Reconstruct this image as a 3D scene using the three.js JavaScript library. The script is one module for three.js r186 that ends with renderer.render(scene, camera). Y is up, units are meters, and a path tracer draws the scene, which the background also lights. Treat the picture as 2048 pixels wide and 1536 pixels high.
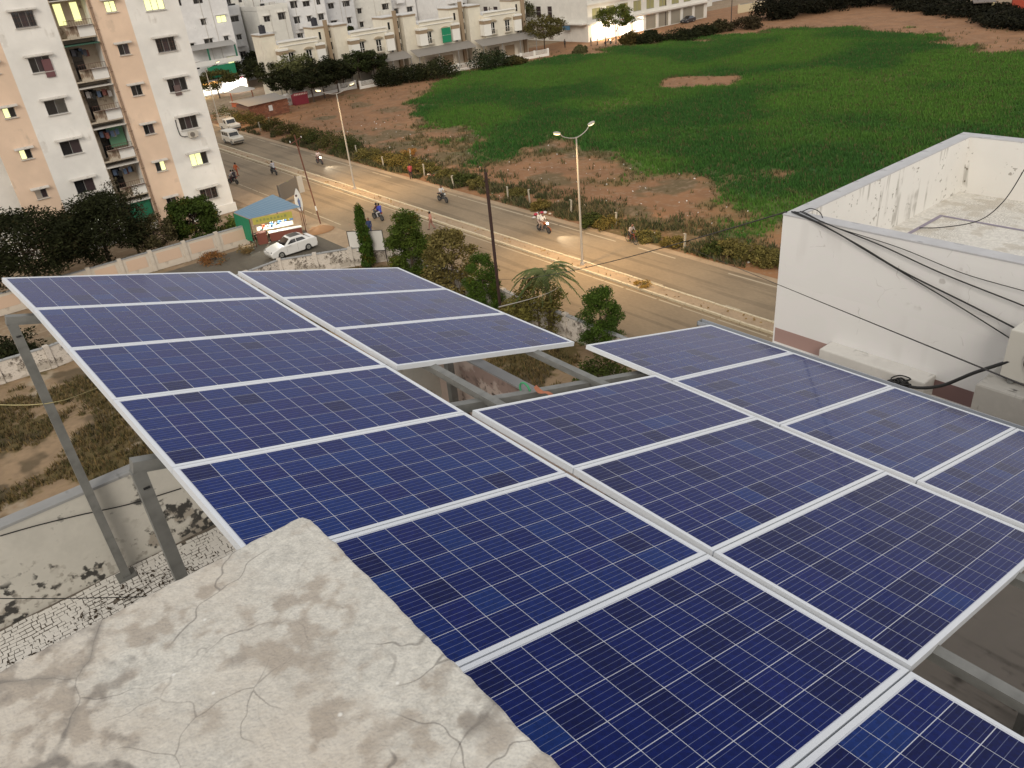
import * as THREE from 'three';
import { mergeGeometries } from 'three/addons/utils/BufferGeometryUtils.js';
import { MarchingCubes } from 'three/addons/objects/MarchingCubes.js';
import { TextGeometry } from 'three/addons/geometries/TextGeometry.js';
import { FontLoader } from 'three/addons/loaders/FontLoader.js';

// ---------------------------------------------------------------- camera, sky, sun, exposure
const scene = new THREE.Scene();
const FPX = 1556.4, EYE = new THREE.Vector3(0, 23, 0);
const CX = new THREE.Vector3(0.7674315, -0.0906841, 0.6346852);   // picture right
const CY = new THREE.Vector3(0.3787658, 0.8628508, -0.3347014);   // picture up
const CZ = new THREE.Vector3(-0.5172865, 0.4972574, 0.6965269);   // towards the viewer
const camera = new THREE.PerspectiveCamera(2 * Math.atan(768 / FPX) * 180 / Math.PI, 4 / 3, 0.05, 1500);
camera.quaternion.setFromRotationMatrix(new THREE.Matrix4().makeBasis(CX, CY, CZ));
camera.position.copy(EYE);

const renderer = new THREE.WebGLRenderer({ antialias: true });
renderer.toneMapping = THREE.LinearToneMapping;
renderer.toneMappingExposure = 1.21;
renderer.shadowMap.enabled = true;

const SUN = new THREE.Vector3(-0.62, 0.5, 0.6).normalize();       // afterglow: behind the viewer, to the left
{
  const W = 256, Hh = 128, d = new Float32Array(W * Hh * 4);
  for (let j = 0; j < Hh; j++) for (let i = 0; i < W; i++) {
    const th = ((i + .5) / W - .5) * 2 * Math.PI, ph = ((j + .5) / Hh - .5) * Math.PI;
    const x = Math.cos(ph) * Math.cos(th), y = Math.sin(ph), z = Math.cos(ph) * Math.sin(th);
    const e = Math.max(0, y), k = Math.pow(1 - e, 2.2), g = Math.pow(Math.max(0, x * SUN.x + y * SUN.y + z * SUN.z), 2.0);
    const r0 = 0.56 + .32 * k + .38 * g, g0 = 0.565 + .28 * k + .33 * g, b0 = 0.58 + .25 * k + .20 * g;
    const o = (j * W + i) * 4; d[o] = r0; d[o + 1] = g0; d[o + 2] = b0; d[o + 3] = 1;
  }
  const t = new THREE.DataTexture(d, W, Hh, THREE.RGBAFormat, THREE.FloatType);
  t.mapping = THREE.EquirectangularReflectionMapping; t.magFilter = THREE.LinearFilter; t.wrapS = THREE.RepeatWrapping; t.needsUpdate = true;
  scene.background = t; scene.environment = t;
}
scene.backgroundIntensity = 0.95; scene.environmentIntensity = 0.95;
const sun = new THREE.DirectionalLight(new THREE.Color(1, 0.92, 0.8), 1.1);
sun.position.copy(SUN).multiplyScalar(200).add(new THREE.Vector3(60, 0, -70)); sun.target.position.set(60, 0, -70);
sun.castShadow = true; sun.shadow.radius = 40; sun.shadow.mapSize.set(2048, 2048);
Object.assign(sun.shadow.camera, { left: -160, right: 160, top: 160, bottom: -160, near: 1, far: 500 });
scene.add(sun, sun.target);

// ---------------------------------------------------------------- helpers
let seed = 7;
const rnd = () => { seed = (seed * 1664525 + 1013904223) >>> 0; return seed / 4294967296; };
const rr = (a, b) => a + (b - a) * rnd();
const pick = a => a[Math.floor(rnd() * a.length)];
const V3 = (x, y, z) => new THREE.Vector3(x, y, z);
const clamp = (x, a = 0, b = 1) => Math.min(b, Math.max(a, x));
const sst = (a, b, x) => { const t = clamp((x - a) / (b - a)); return t * t * (3 - 2 * t); };
const mix = (a, b, t) => a + (b - a) * t;
// surveying: where a line of sight of the photograph meets a level, or an upright plane
const ray = (px, py) => CX.clone().multiplyScalar((px - 1024) / FPX).addScaledVector(CY, -(py - 768) / FPX).addScaledVector(CZ, -1);
const G = (px, py, h = 0) => { const r = ray(px, py); return r.multiplyScalar((h - EYE.y) / r.y).add(EYE); };
const AZ = (px, py, z) => { const r = ray(px, py); return r.multiplyScalar(z / r.z).add(EYE); };
const AX = (px, py, x) => { const r = ray(px, py); return r.multiplyScalar(x / r.x).add(EYE); };
const HT = (p, px, py) => { const r = ray(px, py); return r.multiplyScalar(Math.hypot(p.x, p.z) / Math.hypot(r.x, r.z)).y + EYE.y; };

const taken = {};
const numbered = n => { const k = taken[n] = (taken[n] ?? -1) + 1; return k ? `${n}_${String(k).padStart(3, '0')}` : n; };
function tag(o, label, category, group, kind) {
  if (label) o.userData.label = label;
  if (category) o.userData.category = category;
  if (group) o.userData.group = group;
  if (kind) o.userData.kind = kind;
  return o;
}
function shade(m) { m.castShadow = true; m.receiveShadow = true; return m; }
function part(name, geo, m, parent) {                        // a mesh of a thing
  const o = shade(new THREE.Mesh(Array.isArray(geo) ? merge(geo) : geo, m)); o.name = parent === scene ? numbered(name) : name;
  parent.add(o); return o;
}
function thing(name, label, category, pos = [0, 0, 0], turn = 0, group) {
  const o = new THREE.Group(); o.name = numbered(name); scene.add(o);
  o.position.set(...(pos.isVector3 ? pos.toArray() : pos)); o.rotation.y = turn;
  return tag(o, label, category, group);
}
function copy(src, label, pos, turn) {
  const o = src.clone(); o.name = numbered(src.name.replace(/_\d\d\d$/, '')); o.userData = { ...src.userData, label };
  scene.add(o); o.position.set(...(pos.isVector3 ? pos.toArray() : pos)); if (turn !== undefined) o.rotation.y = turn; return o;
}
function struct(name, geo, m) { const o = part(name, geo, m, scene); o.userData.kind = 'structure'; return o; }
const ORD = ['first', 'second', 'third', 'fourth', 'fifth', 'sixth', 'seventh', 'eighth', 'ninth', 'tenth', 'eleventh', 'twelfth', 'thirteenth', 'fourteenth', 'fifteenth', 'sixteenth', 'seventeenth', 'eighteenth', 'nineteenth', 'twentieth', 'twenty-first', 'twenty-second', 'twenty-third', 'twenty-fourth', 'twenty-fifth', 'twenty-sixth', 'twenty-seventh'];

function merge(list) {
  const a = list.map(g => { g = g.index ? g.toNonIndexed() : g; for (const k of Object.keys(g.attributes)) if (!['position', 'normal', 'uv'].includes(k)) g.deleteAttribute(k);
    if (!g.attributes.uv) g.setAttribute('uv', new THREE.BufferAttribute(new Float32Array(g.attributes.position.count * 2), 2)); g.morphAttributes = {}; return g; });
  return a.length === 1 ? a[0] : mergeGeometries(a, false);
}
// box with uv in metres, centred in x and z, y0 = underside
function box(w, h, d, x = 0, y = 0, z = 0, ry = 0) {
  const g = new THREE.BoxGeometry(w, h, d), u = g.attributes.uv, S = [[d, h], [d, h], [w, d], [w, d], [w, h], [w, h]];
  for (let f = 0; f < 6; f++) for (let k = 0; k < 4; k++) { const i = f * 4 + k; u.setXY(i, u.getX(i) * S[f][0] + x * .37, u.getY(i) * S[f][1] + z * .23); }
  if (ry) g.rotateY(ry);
  g.translate(x, y + h / 2, z); return g;
}
const span = (x0, x1, y0, y1, z0, z1) => box(x1 - x0, y1 - y0, z1 - z0, (x0 + x1) / 2, y0, (z0 + z1) / 2);
function bevelBox(w, h, d, b, x = 0, y = 0, z = 0) {
  const s = new THREE.Shape(); s.moveTo(-w / 2 + b, -d / 2 + b); s.lineTo(w / 2 - b, -d / 2 + b); s.lineTo(w / 2 - b, d / 2 - b); s.lineTo(-w / 2 + b, d / 2 - b); s.closePath();
  const g = new THREE.ExtrudeGeometry(s, { depth: h - 2 * b, bevelEnabled: true, bevelSize: b, bevelThickness: b, bevelSegments: 2, steps: 1 });
  g.rotateX(-Math.PI / 2); g.translate(x, y + b, z); return g;
}
function bar(a, b, r, seg = 8, r2 = r) {                      // round bar from a to b
  const d = b.clone().sub(a), g = new THREE.CylinderGeometry(r2, r, d.length(), seg); g.translate(0, d.length() / 2, 0);
  g.applyQuaternion(new THREE.Quaternion().setFromUnitVectors(V3(0, 1, 0), d.normalize())); g.translate(a.x, a.y, a.z); return g;
}
function beam(a, b, w, h) {                                   // square tube from a to b
  const d = b.clone().sub(a), L = d.length(), z = d.clone().normalize();
  let x = V3(0, 1, 0).cross(z); if (x.lengthSq() < 1e-4) x = V3(1, 0, 0); x.normalize(); const y = z.clone().cross(x);
  const g = box(w, h, L); g.translate(0, -h / 2, L / 2); g.applyMatrix4(new THREE.Matrix4().makeBasis(x, y, z)); g.translate(a.x, a.y, a.z); return g;
}
function tube(pts, r, seg = 24, rad = 6) { return new THREE.TubeGeometry(new THREE.CatmullRomCurve3(pts), seg, r, rad, false); }
function sheet(x0, x1, z0, z1, y) {
  const g = new THREE.PlaneGeometry(x1 - x0, z1 - z0); g.rotateX(-Math.PI / 2); g.translate((x0 + x1) / 2, y, (z0 + z1) / 2);
  const p = g.attributes.position, u = g.attributes.uv; for (let i = 0; i < p.count; i++) u.setXY(i, p.getX(i), p.getZ(i)); return g;
}
function quads(list) {                                        // list of [a,b,c,d,(uvs)]
  const P = [], U = [];
  for (const [a, b, c, d] of list) for (const [v, uv] of [[a, [0, 0]], [b, [1, 0]], [c, [1, 1]], [a, [0, 0]], [c, [1, 1]], [d, [0, 1]]]) { P.push(v.x, v.y, v.z); U.push(...uv); }
  const g = new THREE.BufferGeometry(); g.setAttribute('position', new THREE.Float32BufferAttribute(P, 3)); g.setAttribute('uv', new THREE.Float32BufferAttribute(U, 2)); g.computeVertexNormals(); return g;
}

// ---------------------------------------------------------------- noise and textures
const hash = (x, y) => { let h = Math.imul(x, 374761393) + Math.imul(y, 668265263) | 0; h = Math.imul(h ^ (h >>> 13), 1274126177); return ((h ^ (h >>> 16)) >>> 0) / 4294967296; };
function vn(x, y, p, py = p) {                                // value noise, periods p and py (0 = none)
  const xi = Math.floor(x), yi = Math.floor(y), fx = x - xi, fy = y - yi, u = fx * fx * (3 - 2 * fx), v = fy * fy * (3 - 2 * fy);
  const w = (k, q) => q ? ((k % q) + q) % q : k;
  const a = hash(w(xi, p), w(yi, py)), b = hash(w(xi + 1, p), w(yi, py)), c = hash(w(xi, p), w(yi + 1, py)), d = hash(w(xi + 1, p), w(yi + 1, py));
  return a + (b - a) * u + (c - a) * v + (a - b - c + d) * u * v;
}
function fbm(x, y, o = 4, p = 0, py = p) { let s = 0, a = .5, t = 0; for (let i = 0; i < o; i++) { s += a * vn(x + i * 17 * (p ? 0 : 1), y, p, py); t += a; a *= .5; x *= 2; y *= 2; p *= 2; py *= 2; } return s / t; }
function vor(x, y, p) {                                       // distance to the nearest cell border, and the cell id
  const xi = Math.floor(x), yi = Math.floor(y); let d1 = 9, d2 = 9, id = 0;
  for (let j = -1; j < 2; j++) for (let i = -1; i < 2; i++) {
    const cx = p ? (xi + i + p) % p : xi + i, cy = p ? (yi + j + p) % p : yi + j, h = hash(cx + 31, cy + 57);
    const dx = xi + i + h - x, dy = yi + j + hash(cx + 91, cy + 13) - y, d = Math.sqrt(dx * dx + dy * dy);
    if (d < d1) { d2 = d1; d1 = d; id = h; } else if (d < d2) d2 = d;
  }
  return [d2 - d1, id];
}
const nrm = v => clamp((v - .5) * 1.9 + .5);
const toS = v => 255 * (v <= 0.0031308 ? 12.92 * v : 1.055 * Math.pow(clamp(v), 1 / 2.4) - .055);
function tex(w, h, fn, metres, srgb = true) {                 // fn(u, v) -> linear [r, g, b]
  const d = new Uint8Array(w * h * 4);
  for (let j = 0; j < h; j++) for (let i = 0; i < w; i++) {
    const c = fn((i + .5) / w, (j + .5) / h), o = (j * w + i) * 4;
    for (let k = 0; k < 3; k++) d[o + k] = srgb ? toS(c[k]) : clamp(c[k]) * 255; d[o + 3] = 255;
  }
  const t = new THREE.DataTexture(d, w, h, THREE.RGBAFormat); t.magFilter = THREE.LinearFilter; t.minFilter = THREE.LinearMipmapLinearFilter; t.generateMipmaps = true;
  t.wrapS = t.wrapT = THREE.RepeatWrapping; if (srgb) t.colorSpace = THREE.SRGBColorSpace;
  if (metres) { const q = [metres].flat(); t.repeat.set(1 / q[0], 1 / (q[1] ?? q[0])); } t.needsUpdate = true; return t;
}
const lin = (r, g, b) => new THREE.Color().setRGB(r, g, b);
const mat = (c, rough = .85, o = {}) => new THREE.MeshStandardMaterial({ color: Array.isArray(c) ? lin(...c) : c, roughness: rough, side: THREE.DoubleSide, ...o });
const mixc = (a, b, t) => [mix(a[0], b[0], t), mix(a[1], b[1], t), mix(a[2], b[2], t)];

// plaster with black mould blotches and grey water marks, sharp edged
function mouldy(tone, amt, metres, size = 1024, dark = [.05, .048, .045], water = [.34, .3, .25]) {
  return tex(size, size, (u, v) => {
    const n = nrm(fbm(u * 4, v * 4, 5, 4)), a = nrm(fbm(u * 9 + 3, v * 9, 6, 9)), f = nrm(fbm(u * 44, v * 44, 4, 44)), z = nrm(fbm(u * 3 + 9, v * 3 + 4, 3, 3));
    let c = tone.map(k => k * (.88 + .14 * n + .06 * (f - .5)));
    c = mixc(c, water, .75 * sst(.6, .68, z * .6 + a * .4) * amt); c = mixc(c, water.map(k => k * .7), .5 * sst(.5, .9, f) * sst(.5, .75, n) * amt);
    return mixc(c, dark, clamp(sst(.56, .74, a * .55 + f * .45) * sst(.3, .62, n) * .85 * amt));
  }, metres);
}
// painted plaster: mottled, with grime; tone = base colour, dirt = amount of grime blotches
function plaster(tone, dirt, size = 512, metres = 5, dcol = [.2, .17, .14]) {
  return tex(size, size, (u, v) => {
    const n = fbm(u * 6, v * 6, 5, 6), m = fbm(u * 24 + 3, v * 24, 3, 24), st = fbm(u * 30, v * 4, 3, 30, 4);
    let k = .9 + .12 * nrm(n) + .05 * (m - .5);
    const q = nrm(n * .6 + st * .4), r = nrm(fbm(u * 12 + 5, v * 12, 5, 12));
    let d = sst(.78 - dirt * .26, 1.02 - dirt * .2, q) * (.2 + dirt * .75) * (.35 + .65 * r) + sst(.66, .9, r) * sst(.5, .8, nrm(n)) * dirt * .9;
    return mixc(tone.map(c => c * k), dcol, clamp(d));
  }, metres);
}

// ---------------------------------------------------------------- materials
const M = {};
M.plasterW = mat([1, 1, 1], .9, { map: plaster([.74, .72, .69], .18) });
M.wallStained = mat([1, 1, 1], .92, { map: mouldy([.6, .575, .52], 1.15, 2.1) });
M.parapetR = mat([1, 1, 1], .92, { map: mouldy([.62, .5, .44], 1, 1.9, 1024, [.05, .035, .03], [.3, .2, .17]) });
M.wallGarden = mat([1, 1, 1], .92, { map: mouldy([.62, .56, .5], .9, 3.4, 1024, [.09, .07, .06]) });
M.coping = mat([1, 1, 1], .95, { map: plaster([.33, .33, .33], .8, 512, 1.6, [.1, .1, .1]) });
M.joint = mat([1, 1, 1], .95, { map: plaster([.17, .145, .12], .5, 256, .8, [.03, .025, .02]) });
M.chip = mat([.76, .73, .69], .6);
M.steel = mat([1, 1, 1], .55, { metalness: .15, map: tex(256, 256, (u, v) => { const n = fbm(u * 8, v * 8, 4, 8), s = .14 + .1 * n; return [s, s * 1.0, s * .95]; }, .5) });
M.alu = mat([.72, .75, .8], .4, { metalness: .2 });
M.black = mat([.015, .015, .016], .6);
M.rope = mat([.5, .32, .05], .9);
M.white = mat([.72, .71, .69], .7);
M.darkIn = mat([.03, .028, .026], .9);

// ---------------------------------------------------------------- the foreground building: terrace with parapets
const TF = 18.0, PT = 18.95;                                   // terrace floor and parapet top
{
  const b = thing('terrace_building', 'building below the solar panels with stained parapets and mosaic terrace floor', 'building', [0, 0, 0]);
  part('wall', [span(-9, 2.2, 0, TF - .02, -7.36, 7.9)], M.plasterW, b); part('wall', [span(2.2, 4.32, 0, TF - .02, -7.36, -3.3)], M.plasterW, b);
  part('lower_roof', [span(2.2, 9.9, 16.1, 16.3, -3.3, 7.9)], mat([1, 1, 1], .95, { map: plaster([.24, .21, .18], .8, 512, 3, [.07, .06, .05]) }), b);
  part('rear_storey', [span(2.6, 9.9, 16.3, 21.6, 1.3, 7.9)], M.plasterW, b);
  const fl = part('terrace_floor', [sheet(-9, 2.2, -7.1, 7.8, TF), sheet(2.2, 4.2, -7.1, -3.3, TF)], M.joint, b);
  part('parapet', [span(-9, 4.2, TF - .1, PT, -7.23, -7.1)], M.wallStained, b);
  part('parapet', [span(4.2, 4.31, TF - .1, PT, -7.34, -3.3)], M.parapetR, b);
  part('coping', [span(-9, 4.32, PT, PT + .025, -7.245, -7.09)], M.coping, b); part('coping', [span(4.19, 4.32, PT + .002, PT + .022, -7.07, -3.3)], M.coping, b);
  // broken china mosaic: small pale chips laid in wavering rows, dark joints between
  const P = [], row = .05;
  for (let k = 0, z = -7.08; z < -1.9; z += row, k++) {
    for (let x = -2.6 + (k % 3) * .02; x < 4.15;) {
      const w = rr(.038, .075); if (rnd() < .995) {
        const wob = .06 * (fbm(x * 1.7, z * 1.7, 3) - .5) * 2, g = .0025;
        const c = [[x + g, z + g], [x + w - g, z + g], [x + w - g, z + row - g], [x + g, z + row - g]].map(([a, bz]) => V3(a + rr(-.005, .005), TF + .004 + rr(0, .003), bz + wob + rr(-.005, .005)));
        P.push([c[0], c[3], c[2], c[1]]);
      }
      x += w;
    }
  }
  const chips = part('mosaic_chips', quads(P), M.chip, fl); chips.userData.kind = 'stuff';
  // leaf litter blown along the foot of the parapet
  const L = []; for (let i = 0; i < 520; i++) { const x = rr(-2.2, 1.1), z = -6.55 + (fbm(x * 2, 3, 2) - .5) * .5 + (rnd() + rnd() - 1) * .28, s = rr(.008, .026), a = rr(0, 6.28);
    const c = V3(x, TF + rr(.01, .03), z), e = V3(Math.cos(a) * s, rr(-.006, .01), Math.sin(a) * s), q = V3(-Math.sin(a) * s * .5, .003, Math.cos(a) * s * .5);
    L.push([c.clone().sub(e), c.clone().sub(q), c.clone().add(e), c.clone().add(q)]); }
  const lit = part('leaf_litter', quads(L), mat([.05, .035, .022], .95), scene); tag(lit, 'dry dark leaf litter strewn on the mosaic terrace floor', 'leaf litter', null, 'stuff');
}

// the stair room the photograph is taken from: cracked concrete roof slab
{
  const size = 2048, mtr = 3.6;
  const slabTex = tex(size, size, (u, v) => {
    const x = u * mtr, y = v * mtr;
    const big = nrm(fbm(x * 1.3 + 4, y * 1.3, 5)), mid = nrm(fbm(x * 5 + 9, y * 5, 7)), fine = nrm(fbm(x * 22, y * 22, 5)), pin = vn(x * 260, y * 260, 0);
    let c = [.575, .555, .51]; const gr = nrm(fbm(x * 60, y * 60, 3)), k = .86 + .16 * mid + .14 * (fine - .5) + .17 * (gr - .5) + .2 * (pin - .5); c = c.map(a => a * k);
    c = mixc(c, [.55, .49, .42], .6 * sst(.4, .7, big));
    // brown-grey weathered film in ragged patches, more of it towards the open edge on the right
    const side = sst(2.0, 3.3, x), film = sst(.56 - .17 * side, .8 - .13 * side, big * .22 + mid * .28 + nrm(fbm(x * 11 + 5, y * 11, 5)) * .3 + fine * .2);
    c = mixc(c, [.29, .24, .195], film * .68 * (.15 + .85 * sst(.25, .75, fine)));
    // dark lichen spots
    const li = nrm(fbm(x * 15 + 3, y * 15, 6)); c = mixc(c, [.2, .18, .165], .5 * sst(.6, .8, li * .5 + fine * .3 + mid * .2) * sst(.42, .62, fbm(x * 1.7 + 77, y * 1.7, 4)));
    // cracks: warped cell borders, broken and of uneven width, dirt gathered in them
    const wx = x + .42 * (fbm(x * 2.3, y * 2.3, 5) - .5), wy = y + .42 * (fbm(x * 2.3 + 40, y * 2.3, 5) - .5);
    const [e] = vor(wx * 2.7, wy * 2.7, 0), [e2] = vor(wx * 5.4 + 7, wy * 5.4, 0), on = sst(.4, .62, nrm(fbm(x * 2.1 + 20, y * 2.1, 3))) , on2 = sst(.45, .7, nrm(fbm(x * 2.7 + 60, y * 2.7, 3)));
    const wide = .014 + .075 * sst(.55, .95, nrm(fbm(x * 4.5, y * 4.5 + 30, 4)));
    c = mixc(c, [.15, .135, .125], clamp((1 - sst(wide * .25, wide, e)) * (.3 + .7 * on) * .85 * (.4 + .6 * fine) + (1 - sst(.006, .03, e2)) * on2 * .65));
    c = mixc(c, [.22, .2, .18], .6 * (1 - sst(0, .16, e)) * on * sst(.5, .72, fine * .5 + mid * .5));
    const sx = Math.floor(x * 60), sy = Math.floor(y * 60); if (hash(sx, sy) > .996) { const dd = Math.hypot(x * 60 - sx - .5, y * 60 - sy - .5); c = mixc(c, [.74, .73, .7], .8 * (1 - sst(.12, .3 + .2 * fine, dd))); }
    return c;
  }, mtr);
  slabTex.offset.set(0, 1);
  const bt = tex(1024, 1024, (u, v) => { const h = .5 * fbm(u * 90, v * 90, 4, 90) + .3 * fbm(u * 14, v * 14, 4, 14) + .2 * vn(u * 400, v * 400, 400); return [h, h, h]; }, 1.8, false);
  const slabM = mat([1, 1, 1], .93, { map: slabTex, bumpMap: bt, bumpScale: .006 });
  const b = thing('stair_room', 'stair room with cracked weathered concrete roof slab in the foreground', 'stair room', [-3, TF, 1.5]);
  const S = 21.6 - TF, O = [3, 0, -1.5];
  part('wall', [span(-6, .36, 0, S - .13, -1.62, 6.4).translate(3, 0, -1.5)], M.plasterW, b);
  // slab with a ragged broken edge
  const edge = []; const jag = (t, a) => a * (.4 * (fbm(t * 5, 1.5, 3) - .5) + .75 * (fbm(t * 34, 8, 3) - .5));
  for (let x = -6.2; x < .55; x += .02) edge.push([x, -1.82 + jag(x, .012)]);
  edge.push([.548, -1.815]);
  for (let z = -1.79; z < 6.6; z += .02) edge.push([.56 + jag(z + 30, .014), z]);
  edge.push([-6.2, 6.6]);
  const s = new THREE.Shape(edge.map(([x, z]) => new THREE.Vector2(x, -z)));
  const g = new THREE.ExtrudeGeometry(s, { depth: .13, bevelEnabled: true, bevelSize: .008, bevelThickness: .008, bevelSegments: 2 });
  g.rotateX(-Math.PI / 2); g.translate(3, S - .13, -1.5);
  { const p = g.attributes.position, u = g.attributes.uv; for (let i = 0; i < p.count; i++) u.setXY(i, p.getX(i), p.getZ(i) + p.getY(i) * .5); }
  part('roof_slab', g, slabM, b);
}

// ---------------------------------------------------------------- solar panels
{
  const A = [[[.444, 20.83, -7.866], [2.36, 20.275, -7.839]], [[.497, 20.813, -6.841], [2.363, 20.272, -6.792]], [[.521, 20.804, -5.798], [2.368, 20.269, -5.782]], [[.544, 20.795, -4.78], [2.394, 20.259, -4.789]], [[.567, 20.786, -3.776], [2.401, 20.255, -3.795]], [[.585, 20.779, -2.78], [2.411, 20.25, -2.808]], [[.585, 20.777, -1.78], [2.449, 20.237, -1.812]], [[.59, 20.77, -.8], [2.483, 20.225, -.8]], [[.607, 20.762, .2], [2.501, 20.218, .2]]];
  const B = [[[2.433, 20.254, -7.818], [4.268, 19.723, -7.762]], [[2.436, 20.25, -6.751], [4.27, 19.72, -6.757]], [[2.448, 20.246, -5.736], [4.294, 19.711, -5.765]], [[2.454, 20.242, -4.747], [4.32, 19.702, -4.776]], [[2.465, 20.237, -3.805], [4.363, 19.687, -3.843]], [[2.49, 20.227, -2.83], [4.385, 19.678, -2.855]], [[2.492, 20.224, -1.809], [4.4, 19.673, -1.852]], [[2.512, 20.217, -.806], [4.416, 19.666, -.852]]];
  const C = [[[4.365, 19.688, -4.68], [6.342, 19.116, -4.788]], [[4.4, 19.676, -3.69], [6.371, 19.106, -3.79]], [[4.431, 19.665, -2.679], [6.401, 19.095, -2.762]], [[4.469, 19.652, -1.67], [6.435, 19.083, -1.722]], [[4.486, 19.645, -.67], [6.453, 19.075, -.723]]];
  // polycrystalline cells: five tones, faint crystal grain, five thin busbars and two bright edges as print
  const tones = [[.0045, .013, .108], [.0055, .02, .132], [.0035, .0085, .074], [.0065, .027, .15], [.007, .0145, .118]];
  const cellM = tones.map((t, q) => new THREE.MeshPhysicalMaterial({ roughness: .1, ior: 1.17, side: THREE.DoubleSide,
    map: tex(256, 256, (u, v) => {
      const [, id] = vor(u * 11 + q * 31 + .13 * fbm(u * 30, v * 30, 2), v * 11 + q * 17, 0), k = .82 + .36 * id; let c = t.map(a => a * k);
      for (let b = 0; b < 5; b++) { const d = Math.abs(v - (b + .5) / 5); if (d < .0065) c = mixc(c, [.24, .27, .4], .6); }
      return c;
    }) }));
  const back = new THREE.MeshPhysicalMaterial({ color: lin(.66, .68, .76), roughness: .1, ior: 1.17, side: THREE.DoubleSide });
  const vec = a => V3(...a);
  function panel(p00, p10, p01, p11, label, bias) {
    const o = vec(p00).add(vec(p11)).multiplyScalar(.5), n = vec(p10).sub(vec(p00)).cross(vec(p01).sub(vec(p00))).normalize(); if (n.y < 0) n.negate();
    const g = thing('solar_panel', label, 'solar panel', o.clone().addScaledVector(n, -.04), 0, 'solar panels of the rooftop array');
    const base = g.position, c = [p00, p10, p01, p11].map(vec), L = 1.956, Wd = .99;
    const gap = .004;
    const at = (a, b, h) => { a = mix(gap * .6 / L, 1 - gap * .6 / L, a); b = mix(gap / Wd, 1 - gap / Wd, b); return c[0].clone().multiplyScalar((1 - a) * (1 - b)).addScaledVector(c[1], a * (1 - b)).addScaledVector(c[2], (1 - a) * b).addScaledVector(c[3], a * b).addScaledVector(n, h).sub(base); };
    const F = .0235, fa = F / L, fb = F / Wd;
    const barQ = (a0, a1, b0, b1) => { const q = (a, b, h) => at(a, b, h), t = [q(a0, b0, 0), q(a1, b0, 0), q(a1, b1, 0), q(a0, b1, 0)], u = [q(a0, b0, -.04), q(a1, b0, -.04), q(a1, b1, -.04), q(a0, b1, -.04)];
      const S = [[t[0], t[3], t[2], t[1]], [u[0], u[1], u[2], u[3]]]; for (let k = 0; k < 4; k++) { const m = (k + 1) % 4; S.push([t[k], t[m], u[m], u[k]]); } return quads(S); };
    part('frame_rail', barQ(0, 1, 0, fb), M.alu, g); part('frame_rail', barQ(0, 1, 1 - fb, 1), M.alu, g);
    part('frame_rail', barQ(0, fa, fb, 1 - fb), M.alu, g); part('frame_rail', barQ(1 - fa, 1, fb, 1 - fb), M.alu, g);
    const bq = [], bt = (i, j) => at(mix(fa, 1 - fa, i / 12), mix(fb, 1 - fb, j / 6), -.0043); for (let i = 0; i < 12; i++) for (let j = 0; j < 6; j++) bq.push([bt(i, j), bt(i, j + 1), bt(i + 1, j + 1), bt(i + 1, j)]); const bs = part('backsheet', quads(bq), back, g);
    const ma = fa + .006 / L, mb = fb + .004 / Wd, ca = (1 - 2 * ma) / 12, cb = (1 - 2 * mb) / 6, ga = .0018 / L, gb = .0018 / Wd;
    for (let i = 0; i < 12; i++) for (let j = 0; j < 6; j++) {
      const a0 = ma + i * ca + ga, a1 = ma + (i + 1) * ca - ga, b0 = mb + j * cb + gb, b1 = mb + (j + 1) * cb - gb;
      const r = rnd(), k = r < .5 ? bias[0] : r < .76 ? bias[1] : r < .86 ? 0 : r < .92 ? 2 : r < .965 ? 3 : 4;
      part('solar_cell', quads([[at(a0, b0, -.0035), at(a1, b0, -.0035), at(a1, b1, -.0035), at(a0, b1, -.0035)]]), cellM[k], bs);
    }
    return g;
  }
  const bias = [[4, 1], [4, 1], [1, 4], [1, 4], [1, 3], [1, 0], [0, 2], [0, 2]];
  for (let k = 0; k < 8; k++) panel(A[k][0], A[k][1], A[k + 1][0], A[k + 1][1], `solar panel in the left column, ${ORD[k]} row from the far end`, bias[k]);
  for (const k of [0, 1, 2]) panel(B[k][0], B[k][1], B[k + 1][0], B[k + 1][1], `solar panel in the middle column beyond the open gap, ${ORD[k]} from the far end`, bias[k]);
  for (const k of [4, 5, 6]) panel(B[k][0], B[k][1], B[k + 1][0], B[k + 1][1], `solar panel in the middle column, ${ORD[k - 4]} on the near side of the gap`, [[4, 0], [0, 4], [0, 2]][k - 4]);
  for (let k = 0; k < 4; k++) panel(C[k][0], C[k][1], C[k + 1][0], C[k + 1][1], `solar panel in the right column by the white wall, ${ORD[k]} from its far end`, [[4, 1], [1, 4], [1, 3], [1, 0]][k]);
}
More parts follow.
